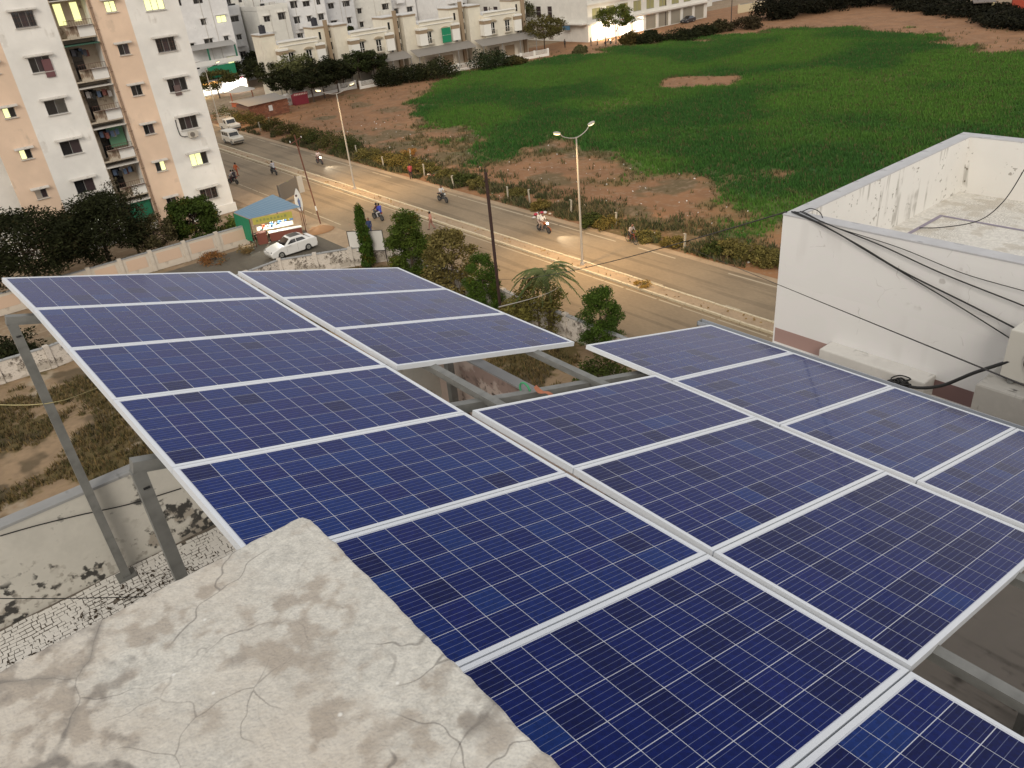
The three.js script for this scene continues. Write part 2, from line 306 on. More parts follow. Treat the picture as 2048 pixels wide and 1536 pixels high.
// galvanised support frame under the panels
{
  const g = thing('panel_support_frame', 'grey galvanised steel frame of posts and beams under the solar panels', 'support frame', [.4, TF, -4.1]);
  const pl = (x, off = 0) => 20.83 - (x - .45) * .2897 - off, o = V3(-.4, -TF, 4.1);
  const add = (n, a, b, w, h) => part(n, beam(a, b, w, h).translate(o.x, o.y, o.z), M.steel, g);
  for (const [x, z0, z1] of [[.98, -7.75, .3], [1.92, -7.75, .3], [2.77, -7.7, .4], [3.84, -7.7, .4], [4.85, -4.7, -.5], [5.86, -4.7, -.5]]) { const y = pl(x, .042 + .03); add('purlin', V3(x, y, z0), V3(x, y, z1), .06, .055); }
  for (const [z, x0, x1] of [[-6.98, .3, 4.3], [-4.1, .43, 6.25], [-.95, .7, 6.25]]) add('rafter', V3(x0, pl(x0, .13), z), V3(x1, pl(x1, .13), z), .07, .07);
  for (const [x, z] of [[.33, -6.98], [.45, -4.1]]) add('post', V3(x, TF, z), V3(x, pl(x, .16), z), .072, .072);
  for (const [x, z, yb] of [[4.05, -6.6, TF], [4.05, -4.1, TF], [2.7, -.95, 16.3], [6.0, -.95, 16.3]]) add('post', V3(x, yb, z), V3(x, pl(x, .19), z), .08, .08);
  add('brace', V3(4.05, pl(4.05, .6), -4.1), V3(4.34, pl(4.3, .15), -3.95), .05, .05);
  for (const [x, z] of [[.33, -6.98], [.45, -4.1]]) { const bp = part('base_plate', box(.17, .012, .17).translate(x + o.x, 0, z + o.z), M.steel, g); }
  for (const [x, z] of [[.33, -6.98], [.45, -4.1]]) part('bolt_slot', box(.035, .012, .006).translate(x + o.x + .005, pl(x, .27) - TF, z + o.z + .0445), M.black, g);
  // orange cloth and yellow string tied on
  const c = V3(3.22, pl(3.22, .06), -4.12);
  const cl = thing('cloth_strip', 'orange cloth strip with green knot tied round the beam in the gap', 'cloth strip', c);
  const strip = []; for (let i = 0; i < 9; i++) { const a = i / 9, b = (i + 1) / 9, P = t => V3(.02 + .1 * t, .012 - .12 * t - .02 * Math.sin(t * 7), .05 + .12 * t), w = t => V3(.02 + .006 * Math.sin(t * 9), 0, -.008); strip.push([P(a).sub(w(a)), P(b).sub(w(b)), P(b).add(w(b)), P(a).add(w(a))]); }
  part('cloth', quads(strip), mat([.42, .16, .09], .95), cl);
  part('knot', new THREE.TorusGeometry(.062, .009, 6, 14).rotateY(Math.PI / 2).translate(-.01, -.045, -.04), mat([.06, .3, .14], .8), cl);
  const ys = thing('yellow_string', 'yellow string knotted round the foot of the nearer post', 'string', [.45, TF + .42, -4.1]);
  part('loop', new THREE.TorusGeometry(.066, .006, 5, 14).rotateX(Math.PI / 2), M.rope, ys);
  const pts = []; for (let i = 0; i < 14; i++) pts.push(V3(-.05 + rr(-.05, .02), rr(-.06, .05), .06 + rr(-.02, .04))); part('tangle', tube(pts, .005, 60, 4), M.rope, ys);
  // thin string across the posts and the wire clipped along the parapet
  tag(part('string_line', tube([V3(-1.2, 20.15, -8.5), V3(-.3, 20.0, -7.6), AZ(102, 806, -6.93), V3(.75, 19.84, -7.2)], .004, 20, 4), mat([.5, .43, .22], .9), scene), 'thin pale string slung across the tall far post', 'string');
  const w = [[0, 1072], [70, 1052], [160, 1030], [260, 1008], [362, 977]].map(([x, y]) => AZ(x, y, -7.085));
  tag(part('parapet_wire', tube(w, .006, 30, 5), M.black, scene), 'thin black wire clipped along the stained parapet wall', 'wire');
  const w2 = [[0, 1197], [120, 1197], [310, 1193]].map(([x, y]) => AZ(x, y, -4.9)); tag(part('terrace_wire', tube(w2, .0035, 12, 4), M.black, scene), 'thin dark wire hanging level above the mosaic floor', 'wire');
}
// grey gutter channel along the right edge of the array
{
  const a = V3(6.43, 19.03, -5.0), b = V3(6.57, 18.98, .2);
  const g = thing('roof_gutter', 'long blue-grey sheet metal gutter along the right edge of the array', 'gutter', a);
  const z = V3(0, 0, 0);
  part('trough', [beam(z, b.clone().sub(a), .07, .012), beam(V3(.038, .02, 0), b.clone().sub(a).add(V3(.038, .02, 0)), .008, .045), beam(V3(-.038, .02, 0), b.clone().sub(a).add(V3(-.038, .02, 0)), .008, .045)], mat([.3, .32, .36], .6), g);
  part('end_cap', box(.09, .06, .008, 0, -.02, -.005), M.steel, g);
}

// ---------------------------------------------------------------- the white building on the right
{
  const b = thing('white_building', 'large plain white building with walled flat roof on the right', 'building', [13, 0, 0]);
  const T = 19.06, FL = 18.05, x0 = 10, x1 = 15.72, z0 = -6.32, z1 = 7, w = .22, o = g => g.translate(-13, 0, 0);
  const wm = mat([1, 1, 1], .9, { map: tex(1024, 1024, (u, v) => { const n = fbm(u * 5, v * 5, 5, 5), m = fbm(u * 22, v * 22, 4, 22), st = 0; let k = .95 + .07 * n; let c = [.775 * k, .765 * k, .76 * k]; const sp = sst(.72, .8, m) * sst(.5, .62, n); c = mixc(c, [.4, .37, .35], sp * .55 + .13 * sst(.5, .9, nrm(fbm(u * 23, v * 2, 4, 23, 2))) * sst(.45, .8, nrm(n))); const [e] = vor(u * 7 + .5 * fbm(u * 20, v * 20, 3, 20), v * 7, 7); return mixc(c, [.42, .4, .38], .5 * (1 - sst(.004, .012, e)) * sst(.5, .7, nrm(m))); }, 5) });
  const inm = mat([1, 1, 1], .9, { map: tex(1024, 512, (u, v) => { const n = fbm(u * 8, v * 4, 5, 8, 4), st = nrm(fbm(u * 46, v * 2, 4, 46, 2)), m = fbm(u * 70, v * 35, 3, 70, 35); const k = .93 + .1 * n; let c = [.74 * k, .72 * k, .69 * k]; c = mixc(c, [.24, .22, .19], .55 * sst(.55, .95, st) * sst(.46, .62, n) + .75 * sst(.7, .78, m) * sst(.48, .58, fbm(u * 18, v * 9, 3, 18, 9))); return c; }, [4, 2]) });
  const capM = mat([1, 1, 1], .9, { map: plaster([.5, .5, .52], .5, 256, 1.4, [.25, .25, .26]) });
  part('wall', [o(span(x0, x1, 0, FL - .03, z0, z1))], wm, b);
  part('parapet', [o(span(x0, x0 + w, FL - .03, T, z0, z1))], wm, b); part('parapet', [o(span(x0 + w, x1, FL - .03, T, z0, z0 + w))], inm, b); part('parapet', [o(span(x1 - w, x1, FL - .03, T, z0 + w, z1))], inm, b);
  part('coping', [o(span(x0 - .006, x0 + w + .006, T, T + .02, z0 - .006, z1)), o(span(x0 + w + .006, x1 + .006, T, T + .02, z0 - .006, z0 + w + .006)), o(span(x1 - w - .006, x1 + .006, T, T + .02, z0 + w + .006, z1))], capM, b);
  const fl = part('roof_floor', o(sheet(x0 + w, x1 - w, z0 + w, z1, FL)), mat([1, 1, 1], .75, { map: tex(1024, 1024, (u, v) => {
    const [e, id] = vor(u * 70, v * 70, 70), n = fbm(u * 5 + 2, v * 5, 4, 5), d = fbm(u * 14, v * 14 + 5, 4, 14); let c = [.68, .655, .61].map(a => a * (.86 + .2 * id)); c = mixc(c, [.22, .19, .16], (1 - sst(.02, .1, e)) * (.22 + .7 * sst(.45, .62, n))); return mixc(c, [.42, .37, .3], .5 * sst(.5, .7, d)); }, 3) }), b);
  const pur = mat([.27, .24, .3], .8);
  part('painted_line', [o(sheet(11.2, 14.06, -5.78, -5.71, FL + .006))], pur, fl); part('painted_line', [o(sheet(13.99, 14.06, -5.705, 3, FL + .006))], pur, fl);
  // fillet strips where floor meets parapet, chips spilled from the sack at the right
  for (let i = 0; i < 26; i++) part('rubble_chip', new THREE.DodecahedronGeometry(rr(.03, .06), 0).translate(14.62 - 13 + rr(-.28, .3), FL + .03, -3.85 + rr(-.25, .35)), M.chip, fl);
  part('roof_hatch', [o(bevelBox(.8, .55, 1.0, .02, 15.1, FL, -3.35))], wm, b);
  // ledge and painted band on the wall facing the panels
  const pink = mat([.36, .235, .21], .85);
  part('painted_band', [o(span(x0 - .004, x0 + .05, 16.98, 17.22, z0 + .03, -5.36))], pink, b); part('painted_band', [o(span(x0 - .004, x0 + .05, 16.98, 17.22, -3.8, -2.95))], mat([.2, .12, .115], .85), b);
  part('ledge', [o(span(x0 - .16, x0 - .004, 16.8, 16.95, z0, 4))], M.plasterW, b);
  part('window_hood', [o(bevelBox(.32, .34, 1.55, .02, x0 - .155, 16.955, -4.55))], mat([1, 1, 1], .92, { map: plaster([.68, .66, .63], .5, 256, 1.1, [.2, .19, .18]) }), b);
  // masonry bracket with the outdoor air conditioner
  const br = thing('masonry_bracket', 'grey stained masonry block on the white wall under the air conditioner', 'block', [9.6, 16.45, -2.5]);
  part('block', bevelBox(.8, 1.36, 1.0, .03), mat([1, 1, 1], .95, { map: plaster([.46, .44, .41], .75, 256, .9, [.09, .085, .08]) }), br);
  const ac = thing('air_conditioner', 'large outdoor air conditioner unit standing on the masonry bracket at the right', 'air conditioner', [9.6, 17.82, -2.42]);
  const am = mat([.6, .58, .53], .6);
  part('casing', bevelBox(.34, .64, .85, .015, 0, .04, 0), am, ac);
  const ring = []; for (let k = 1; k < 7; k++) ring.push(new THREE.TorusGeometry(.04 * k, .005, 4, 24).rotateY(Math.PI / 2).translate(-.19, .35, .02)); for (let k = 0; k < 6; k++) ring.push(bar(V3(-.19, .35 - .24 * Math.cos(k * Math.PI / 6), .02 - .24 * Math.sin(k * Math.PI / 6)), V3(-.19, .35 + .24 * Math.cos(k * Math.PI / 6), .02 + .24 * Math.sin(k * Math.PI / 6)), .004, 4));
  part('fan_recess', new THREE.CylinderGeometry(.25, .25, .01, 24).rotateZ(Math.PI / 2).translate(-.173, .35, .02), M.black, ac); part('fan_grille', ring, am, ac);
  for (const z of [-.3, .3]) part('foot', box(.36, .04, .06, 0, 0, z), M.steel, ac);
  const lv = []; for (let k = 0; k < 12; k++) lv.push(box(.26, .012, .01, 0, .1 + k * .045, -.428)); part('louvre', lv, M.steel, ac);
  // cables
  const cab = (pts, r, name, label) => tag(part(name, tube(pts, r, 60, 6), M.black, scene), label, 'cable');
  const F = (L, x = 9.93) => L.map(([a, c]) => AX(a, c, x));
  const k0 = V3(10.1, 19.1, -6.25);
  cab([k0, ...F([[1640, 448], [1720, 492], [1800, 540], [1940, 610], [2048, 665], [2090, 684]])], .012, 'power_cable', 'thick black cable sagging across the white wall, lowest of the bundle but one');
  cab([V3(10.1, 19.11, -6.2), ...F([[1650, 452], [1730, 500], [1830, 560], [1930, 620], [2035, 686]])], .009, 'power_cable', 'black cable dropping across the white wall to the air conditioner, lowest of the bundle');
  cab([V3(10.12, 19.12, -6.12), ...F([[1650, 446], [1760, 490], [1880, 545], [2048, 612], [2090, 630]])], .01, 'power_cable', 'black cable crossing the middle of the white wall below its coping');
  cab([V3(10.12, 19.13, -6.08), ...F([[1660, 450], [1800, 496], [1930, 548], [2048, 582], [2090, 595]])], .006, 'power_cable', 'thin black cable just below the coping of the white wall');
  const loop = [[1600, 424], [1622, 417], [1640, 425], [1647, 440]].map(([a, c]) => AX(a, c, 10.15)); cab([k0, ...loop], .007, 'cable_loop', 'small black cable loop standing up over the corner of the white parapet');
  cab([[1835, 478], [1880, 455], [1960, 440], [2005, 405], [2048, 340], [2070, 300]].map(([a, c]) => AX(a, c, 13.2)).map(v => { v.y = Math.max(v.y, FL + .02); return v; }), .008, 'roof_cable', 'black cable snaking up across the walled white roof');
  cab([AX(1795, 765, 9.5), AX(1830, 775, 9.45), AX(1880, 772, 9.4), AX(1950, 745, 9.4), AX(2020, 722, 9.45)], .022, 'insulated_pipe', 'thick black insulated pipe running from the wall hood to the air conditioner');
  const nest = thing('cable_bundle', 'tangled black bundle of cable lying on the hood of the white wall', 'cable bundle', AX(1800, 768, 9.5)); const np = []; for (let i = 0; i < 40; i++) np.push(V3(rr(-.1, .1), rr(-.03, .08), rr(-.14, .14))); part('coil', tube(np, .012, 200, 4), M.black, nest);
}

// ---------------------------------------------------------------- ground, road, field
{
  const soil = tex(1024, 1024, (u, v) => { const n = fbm(u * 7, v * 7, 6, 7), f = fbm(u * 60, v * 60, 3, 60), k = .75 + .5 * n; let c = [.27 * k, .19 * k, .12 * k]; c = mixc(c, [.34, .27, .19], .6 * sst(.5, .7, f)); return mixc(c, [.09, .085, .04], .45 * sst(.58, .7, n)); }, 22);
  const gs = new THREE.PlaneGeometry(1600, 1600); gs.rotateX(-Math.PI / 2); gs.translate(0, -.03, 0); { const p = gs.attributes.position, u = gs.attributes.uv; for (let i = 0; i < p.count; i++) u.setXY(i, p.getX(i), p.getZ(i)); }
  struct('ground', gs, mat([1, 1, 1], .96, { map: soil }));
  const asph = tex(1024, 1024, (u, v) => { const n = nrm(fbm(u * 5, v * 9, 5, 5, 9)), f = fbm(u * 120, v * 120, 2, 120), tr = nrm(fbm(u * 26, v * 2, 3, 26, 2)), k = .86 + .2 * n + .16 * (f - .5) - .2 * sst(.5, .85, tr); return [.262 * k, .196 * k, .124 * k]; }, [13, 26]);
  const am = mat([1, 1, 1], .88, { map: asph });
  struct('road', [sheet(31.9, 38.8, -270, 70, -.012), sheet(40.2, 45.7, -270, 70, -.012)], am);
  const dust = mat([1, 1, 1], .95, { map: tex(512, 512, (u, v) => { const n = fbm(u * 8, v * 8, 5, 8), f = fbm(u * 64, v * 64, 3, 64), k = .8 + .4 * n + .2 * (f - .5); return [.36 * k, .262 * k, .17 * k]; }, 9) });
  struct('road_shoulder', [sheet(45.7, 48.2, -270, 70, -.016), sheet(29.5, 31.9, -270, 70, -.016)], dust);
  const lane = struct('side_lane', [sheet(14, 31.9, -71, -57.5, -.02)], mat([1, 1, 1], .92, { map: asph.clone(), color: lin(.46, .52, .62) }));
  // painted lines, worn: separate short strips with irregular gaps
  const pm = mat([.43, .36, .26], .85), strips = []; 
  for (const [x, w, z0, z1, wear] of [[32.6, .13, -140, -16, .16], [45.15, .13, -130, -16, .3], [38.45, .12, -140, -16, .1], [40.55, .1, -140, -16, .6]]) for (let z = z0; z < z1;) { const L = rr(1.2, 5); if (rnd() > wear) strips.push(sheet(x - w / 2 + rr(-.015, .015), x + w / 2 + rr(-.015, .015), z, z + L - rr(.02, .3), -.008)); z += L; }
  struct('road_lines', strips, pm);
  // raised median: kerb stones both sides, dry earth between
  const k1 = tex(256, 256, (u, v) => { const n = fbm(u * 6, v * 6, 4, 6); return mixc([.58, .5, .36], [.36, .28, .18], sst(.45, .8, n)); }, 1.5), km = mat([1, 1, 1], .9, { map: k1 });
  const med = thing('road_median', 'long raised road median with pale kerbs and dry earth down the middle', 'median', [39.5, 0, -60]);
  for (const x of [-.62, .62]) for (let z = -72, i = 0; z < 42; z += 1.5, i++) part('kerb_stone', bevelBox(.17, .17, 1.46, .015).translate(x, -.015 + rr(-.012, .012), z + .75), km, med);
  part('earth', span(-.53, .53, -.02, .09, -150, 100), dust, med);
  const tufts = []; for (let i = 0; i < 160; i++) { const z = rr(-72, 42), x = rr(-.36, .36), h = rr(.04, .16), a = rr(0, 3.14), c = V3(x, .09, z), e = V3(Math.cos(a) * .07, 0, Math.sin(a) * .07), t = V3(rr(-.06, .06), h, rr(-.06, .06)); tufts.push([c.clone().sub(e), c.clone().add(e), c.clone().add(e).multiplyScalar(1).add(t), c.clone().sub(e).add(t)]); }
  const tf = part('dry_tufts', quads(tufts), mat([.3, .2, .085], .95), med); tf.userData.kind = 'stuff';

  // the field: grass and bare earth laid out as surveyed from the photograph
  const poly = [[94.8, -136.7], [71.3, -110.2], [62.9, -96.7], [60.5, -86], [58.5, -76.5], [65.5, -74], [66, -65.6], [63.5, -53.7], [64, -45.2], [57, -37.1], [53, -30], [52, -8], [143, -8], [141.5, -50.3], [148.6, -64.7], [163.7, -87.4], [160.8, -99], [153.3, -111], [136.9, -122.1], [108.1, -132.3]];
  const inside = (x, z) => { let c = false, d = 1e9; for (let i = 0, j = poly.length - 1; i < poly.length; j = i++) { const [xi, zi] = poly[i], [xj, zj] = poly[j]; if ((zi > z) !== (zj > z) && x < (xj - xi) * (z - zi) / (zj - zi) + xi) c = !c; const ex = xj - xi, ez = zj - zi, t = clamp(((x - xi) * ex + (z - zi) * ez) / (ex * ex + ez * ez)); d = Math.min(d, Math.hypot(x - xi - ex * t, z - zi - ez * t)); } return c ? d : -d; };
  const cover = (x, z) => { const n = fbm(x * .16, z * .16, 5), s = inside(x, z); let g = sst(-5, 5, s + (n - .5) * 20);
    const q = Math.hypot((x - 105.8) / 6.5, (z + 84) / 6.5); g *= sst(.75, 1.15, q + (n - .5) * .9);
    const q2 = Math.hypot((x - 86) / 7, (z + 84) / 5); g *= .45 + .55 * sst(.4, 1.3, q2 + (n - .5)); const q3 = Math.hypot((x - 118) / 11, (z + 60) / 4); g *= .6 + .4 * sst(.4, 1.3, q3 + (n - .5) * .8); return g; };
  const X0 = 46.4, X1 = 206.4, Z0 = -150, Z1 = 10;
  const ft = tex(1600, 1600, (u, v) => {
    const x = X0 + u * (X1 - X0), z = Z0 + v * (Z1 - Z0), g = cover(x, z), n = fbm(x * .5, z * .5, 5), f = fbm(x * 3, z * 3, 3), b = fbm(x * .07 + 5, z * .07, 3), m = fbm(x * .9, z * .22, 4);
    let e = [.255, .125, .055].map(a => a * (.7 + .55 * n)); e = mixc(e, [.09, .075, .03], .75 * sst(.5, .66, fbm(x * .22 + 9, z * .22, 4)) * sst(90, 60, x)); e = mixc(e, [.3, .2, .125], .5 * sst(.55, .75, f));
    let c = mixc([.026, .09, .011], [.06, .135, .014], sst(.35, .65, b) * .8 + .2 * m); c = c.map(a => a * (.7 + .6 * m)); c = mixc(c, [.075, .068, .024], .5 * sst(.55, .72, m) * n * 1.4);
    return mixc(e, c, g);
  });
  ft.wrapS = ft.wrapT = THREE.ClampToEdgeWrapping;
  const fg = new THREE.PlaneGeometry(X1 - X0, Z1 - Z0); fg.rotateX(-Math.PI / 2); fg.translate((X0 + X1) / 2, -.004, (Z0 + Z1) / 2); { const p = fg.attributes.position, u = fg.attributes.uv; for (let i = 0; i < p.count; i++) u.setXY(i, (p.getX(i) - X0) / (X1 - X0), (p.getZ(i) - Z0) / (Z1 - Z0)); }
  struct('field', fg, mat([1, 1, 1], .97, { map: ft }));
  // grass standing on it
  const blade = []; for (let k = 0; k < 5; k++) { const a = k * 1.3, e = V3(Math.cos(a) * .035, 0, Math.sin(a) * .035), o = V3(Math.cos(a * 2.1) * .1, 0, Math.sin(a * 2.1) * .1), t = V3(Math.cos(a + 1) * .12, .3 + .05 * (k % 3), Math.sin(a + 1) * .12); blade.push([o.clone().sub(e), o.clone().add(e), o.clone().add(t).addScaledVector(e, .2), o.clone().add(t).addScaledVector(e, -.2)]); }
  const N = 190000, im = new THREE.InstancedMesh(quads(blade), mat([1, 1, 1], .9), N), mm = new THREE.Matrix4(), q = new THREE.Quaternion(), col = new THREE.Color();
  let k = 0; for (let tries = 0; k < N && tries < 1.2e6; tries++) {
    const x = rr(50, 168), z = rr(-140, -12); const c = cover(x, z); if (rnd() > c * .97 + .008) continue;
    const b = fbm(x * .07 + 5, z * .07, 3), m = fbm(x * .9, z * .22, 4), dry = rnd() < .1, s = rr(.55, 1.25) * (.6 + .8 * m);
    mm.compose(V3(x, -.02, z), q.setFromAxisAngle(V3(0, 1, 0), rr(0, 6.28)), V3(s * 1.3, s * 1.05, s * 1.3)); im.setMatrixAt(k, mm);
    const w = rr(.7, 1.3), gx = sst(.35, .65, b); if (dry || c < .3) col.setRGB(.11 * w, .09 * w, .035 * w); else col.setRGB(mix(.03, .07, gx) * w, mix(.105, .165, gx) * w, mix(.012, .016, gx) * w); im.setColorAt(k, col); k++;
  }
  im.count = k; im.name = 'field_grass'; shade(im); tag(im, 'green grass crop standing all over the large field', 'grass', null, 'stuff'); scene.add(im);
  // dry weeds along the verge and in the garden: thin tufts nobody could count
  const weeds = (name, label, n, spot, cols) => { const w = new THREE.InstancedMesh(im.geometry, mat([1, 1, 1], .95), n); let c = 0; for (let t = 0; c < n && t < n * 12; t++) { const p = spot(); if (!p) continue; const s = p[2] ?? rr(.5, 1.3); mm.compose(V3(p[0], -.02, p[1]), q.setFromAxisAngle(V3(0, 1, 0), rr(0, 6.28)), V3(s * 1.4, s, s * 1.4)); w.setMatrixAt(c, mm); const k = rr(.65, 1.35), d = pick(cols); col.setRGB(d[0] * k, d[1] * k, d[2] * k); w.setColorAt(c, col); c++; } w.count = c; w.name = name; shade(w); tag(w, label, 'weeds', null, 'stuff'); scene.add(w); };
  weeds('verge_weeds', 'dry olive weeds fringing the field along the road verge', 8000, () => { const x = 46.6 + Math.abs(rnd() + rnd() + rnd() - 1.5) * 5.5, z = rr(-128, -26); return fbm(x * .35, z * .35, 3) > .46 || x > 50 && rnd() < .12 ? [x, z, rr(.35, 1.5)] : null; }, [[.1, .085, .035], [.07, .075, .026], [.15, .11, .05], [.05, .06, .02]]);
  weeds('garden_weeds', 'patchy dry grass in the walled garden below the panels', 26000, () => { const x = rr(-12, 29), z = rr(-57, -14), a = fbm((x + 40) * .3 + 3, (z + 80) * .3, 5); return a > .47 ? [x, z, rr(.3, .9)] : null; }, [[.11, .08, .025], [.07, .06, .018], [.15, .1, .04]]);
  // litter scattered on the bare earth along the road
  const lit = []; for (let i = 0; i < 460; i++) { let x = 47.5 + Math.pow(rnd(), 1.7) * 22, z = rr(-112, -30); if (cover(x, z) > .6 && rnd() < .8) continue; const s = rr(.04, .13), a = rr(0, 6.28), c = V3(x, rr(.02, .06), z), e = V3(Math.cos(a) * s, rr(0, .05), Math.sin(a) * s), p = V3(-Math.sin(a) * s * .7, rr(0, .06), Math.cos(a) * s * .7); lit.push([c.clone().sub(e), c.clone().sub(p), c.clone().add(e), c.clone().add(p)]); }
  tag(part('litter', quads(lit), mat([.66, .62, .57], .8), scene), 'white scraps of litter scattered over the bare earth beside the field', 'litter', null, 'stuff');
}
// garden ground inside the near boundary wall
{
  const gt = tex(1024, 1024, (u, v) => { const x = u * 80, y = v * 80, a = fbm(x * .3 + 3, y * .3, 5), b = fbm(x * .42 + 30, y * .42, 5), f = fbm(x * 3, y * 3, 4); let c = [.27, .185, .11].map(k => k * (.72 + .5 * f)); c = mixc(c, [.36, .3, .22], .7 * sst(.55, .68, b)); c = mixc(c, [.1, .072, .022], sst(.42, .58, a + .34 * (f - .5)) * .95); return mixc(c, [.05, .036, .016], .7 * sst(.55, .66, fbm(x * .5 + 70, y * .5, 4))); }, 80); gt.offset.set(.5, 1);
  struct('garden_ground', sheet(-40, 30.4, -60, -5, -.012), mat([1, 1, 1], .96, { map: gt }));
}
// wall builder: segments of plastered wall with coping and piers
function boundaryWall(name, label, pts, h, m, pier, panelM) {
  const o = V3(pts[0][0], 0, pts[0][1]), g = thing(name, label, 'wall', o);
  for (let i = 0; i + 1 < pts.length; i++) {
    const a = V3(pts[i][0], 0, pts[i][1]).sub(o), b = V3(pts[i + 1][0], 0, pts[i + 1][1]).sub(o), L = a.distanceTo(b), n = Math.max(1, Math.round(L / pier)), d = b.clone().sub(a), ry = Math.atan2(-d.z, d.x);
    for (let k = 0; k < n; k++) {
      const s = L / n, w = box(s - .34, h, .2, 0, 0, 0); w.rotateY(ry); const c = a.clone().addScaledVector(d, (k + .5) / n); w.translate(c.x, 0, c.z); part('wall_bay', w, m, g);
      if (panelM) { const p = box(s - .9, h * .55, .24, 0, h * .32, 0); p.rotateY(ry); p.translate(c.x, 0, c.z); part('painted_panel', p, panelM, g); }
      const cp = box(s - .36, .07, .3, 0, h, 0); cp.rotateY(ry); cp.translate(c.x, 0, c.z); part('coping', cp, M.coping, g);
      const pr = box(.34, h + .16, .34, 0, 0, 0); pr.rotateY(ry); const pc = a.clone().addScaledVector(d, k / n); pr.translate(pc.x, 0, pc.z); part('pier', pr, m, g);
    }
  }
  return g;
}
boundaryWall('boundary_wall', 'stained white boundary wall along the garden behind the panels', [[-34, -62], [4, -58.2], [22.4, -60.6], [30.2, -56.6], [30.4, -12]], 1.55, M.wallGarden, 3.2);
boundaryWall('compound_wall', 'cream compound wall with pinkish panels and piers below the apartment tower', [[-26, -73.4], [15.4, -72.2], [24.4, -71.9]], 1.75, mat([1, 1, 1], .92, { map: plaster([.6, .53, .45], .42, 512, 4, [.25, .2, .15]) }), 2.6, mat([.6, .44, .33], .9));

// ---------------------------------------------------------------- street lamps and poles
const lampGlow = new THREE.MeshStandardMaterial({ color: lin(.8, .75, .6), emissive: lin(1, .78, .36), emissiveIntensity: 3 });
function streetLamp(label, base, h, arms, power) {
  const g = thing('street_lamp', label, 'street lamp', base, 0, 'street lamps on the road'), m = mat([.46, .42, .37], .55, { metalness: .3 });
  part('pole', bar(V3(0, 0, 0), V3(0, h, 0), .1, 10, .055), m, g);
  part('base', new THREE.CylinderGeometry(.16, .2, .3, 10).translate(0, .15, 0), m, g);
  for (const dx of arms) {
    const s = Math.sign(dx), e = V3(dx, h + .62, 0);
    part('arm', tube([V3(0, h - .06, 0), V3(dx * .35, h + .06, 0), V3(dx * .7, h + .3, 0), V3(dx * .86, h + .56, 0)], .035, 12, 6), m, g);
    const hd = part('lamp_head', new THREE.SphereGeometry(1, 12, 8).scale(.36, .1, .16).rotateZ(s * .22).translate(e.x, e.y + .05, 0), m, g);
    const lens = part('lens', new THREE.SphereGeometry(1, 12, 8, 0, 6.284, Math.PI / 2, Math.PI / 2).scale(.31, .11, .14).rotateZ(s * .22).translate(e.x, e.y + .01, 0), lampGlow, hd);
    const sp = new THREE.SpotLight(new THREE.Color(1, .66, .3), power, 60, 1.22, .75, 2); sp.position.set(e.x, e.y - .16, 0); sp.target.position.set(e.x * 1.3, 0, 0); sp.castShadow = true; sp.shadow.radius = 8; g.add(sp, sp.target);
  }
  return g;
}
const LP = 215;
streetLamp('double armed street lamp standing on the median beside the red pole', G(710, 379), 10.3, [-2.0, 2.0], LP);
streetLamp('double armed street lamp on the median in front of the bare brown earth', [39.6, 0, -42.4], 9.95, [-1.85, 1.55], LP);
streetLamp('street lamp at the corner of the apartment tower beside the shops', [45.9, 0, -135], 9.1, [-.1, 2.3].slice(1), LP * .8);
function pole(name, label, base, h, lean, arms, paint) {
  const g = thing(name, label, 'utility pole', base), m = mat(paint, .85), top = V3(lean[0], h, lean[1]);
  const shaft = (a, b, mm, nm) => part(nm, beam(top.clone().multiplyScalar(a), top.clone().multiplyScalar(b), .17, .12), mm, g);
  return [g, m, top, shaft];
}
{
  let [g, m, top, sh] = pole('utility_pole', 'leaning rust red pole with white painted band beside the kiosk', G(641, 447), 8.7, [-.55, -.25], 1, [.13, .045, .025]);
  sh(0, .155, m, 'shaft'); sh(.155, .21, M.white, 'painted_band'); sh(.21, 1, m, 'shaft');
  part('cross_arm', beam(top.clone().multiplyScalar(.93).add(V3(-.9, 0, .55)), top.clone().multiplyScalar(.95).add(V3(.9, 0, -.55)), .07, .07), m, g);
  for (const s of [-.8, .8]) part('insulator', new THREE.CylinderGeometry(.035, .05, .16, 8).translate(top.x * .94 + s, top.y * .94 + .12, top.z * .94 - s * .6), M.white, g);
  part('stay', bar(top.clone().multiplyScalar(.82), top.clone().multiplyScalar(.93).add(V3(.5, 0, -.3)), .02, 5), m, g);
  [g, m, top, sh] = pole('utility_pole', 'dark brown steel pole rising in front of the road behind the bushy trees', [29.1, 0, -39.6], 10.3, [-.02, 0], 0, [.045, .022, .018]);
  sh(0, 1, m, 'shaft'); part('pin', bar(top, top.clone().add(V3(0, .35, 0)), .03, 5), m, g); part('bracket', beam(top.clone().add(V3(-.25, -.5, 0)), top.clone().add(V3(.25, -.5, 0)), .06, .05), m, g);
}
{ // long spans of wire
  const W = (a, b, sag, r, label, m = M.black) => { const pts = []; for (let i = 0; i <= 12; i++) { const t = i / 12, p = a.clone().lerp(b, t); p.y -= sag * 4 * t * (1 - t); pts.push(p); } tag(part('overhead_wire', tube(pts, r, 40, 5), m, scene), label, 'wire'); };
  const thin = mat([.05, .045, .04], .8);
  W(V3(10.05, 19.1, -6.3), V3(29.1, HT(V3(29.1, 0, -39.6), 1006, 557), -39.6), .35, .011, 'dark wire from the corner of the white building down to the brown pole', thin);
  W(EYE.clone().addScaledVector(ray(2150, 812), 3.6), V3(46.8, HT(V3(46.8, 0, -40), 1325, 478), -40), .0, .005, 'long dark wire crossing the white wall and the road towards the field', thin);
  W(V3(4.31, 19.73, -5.9), V3(29.6, HT(V3(29.6, 0, -34), 1170, 570), -34), .1, .007, 'pale wire running from the panel edge to the palm', mat([.5, .46, .4], .8));
}
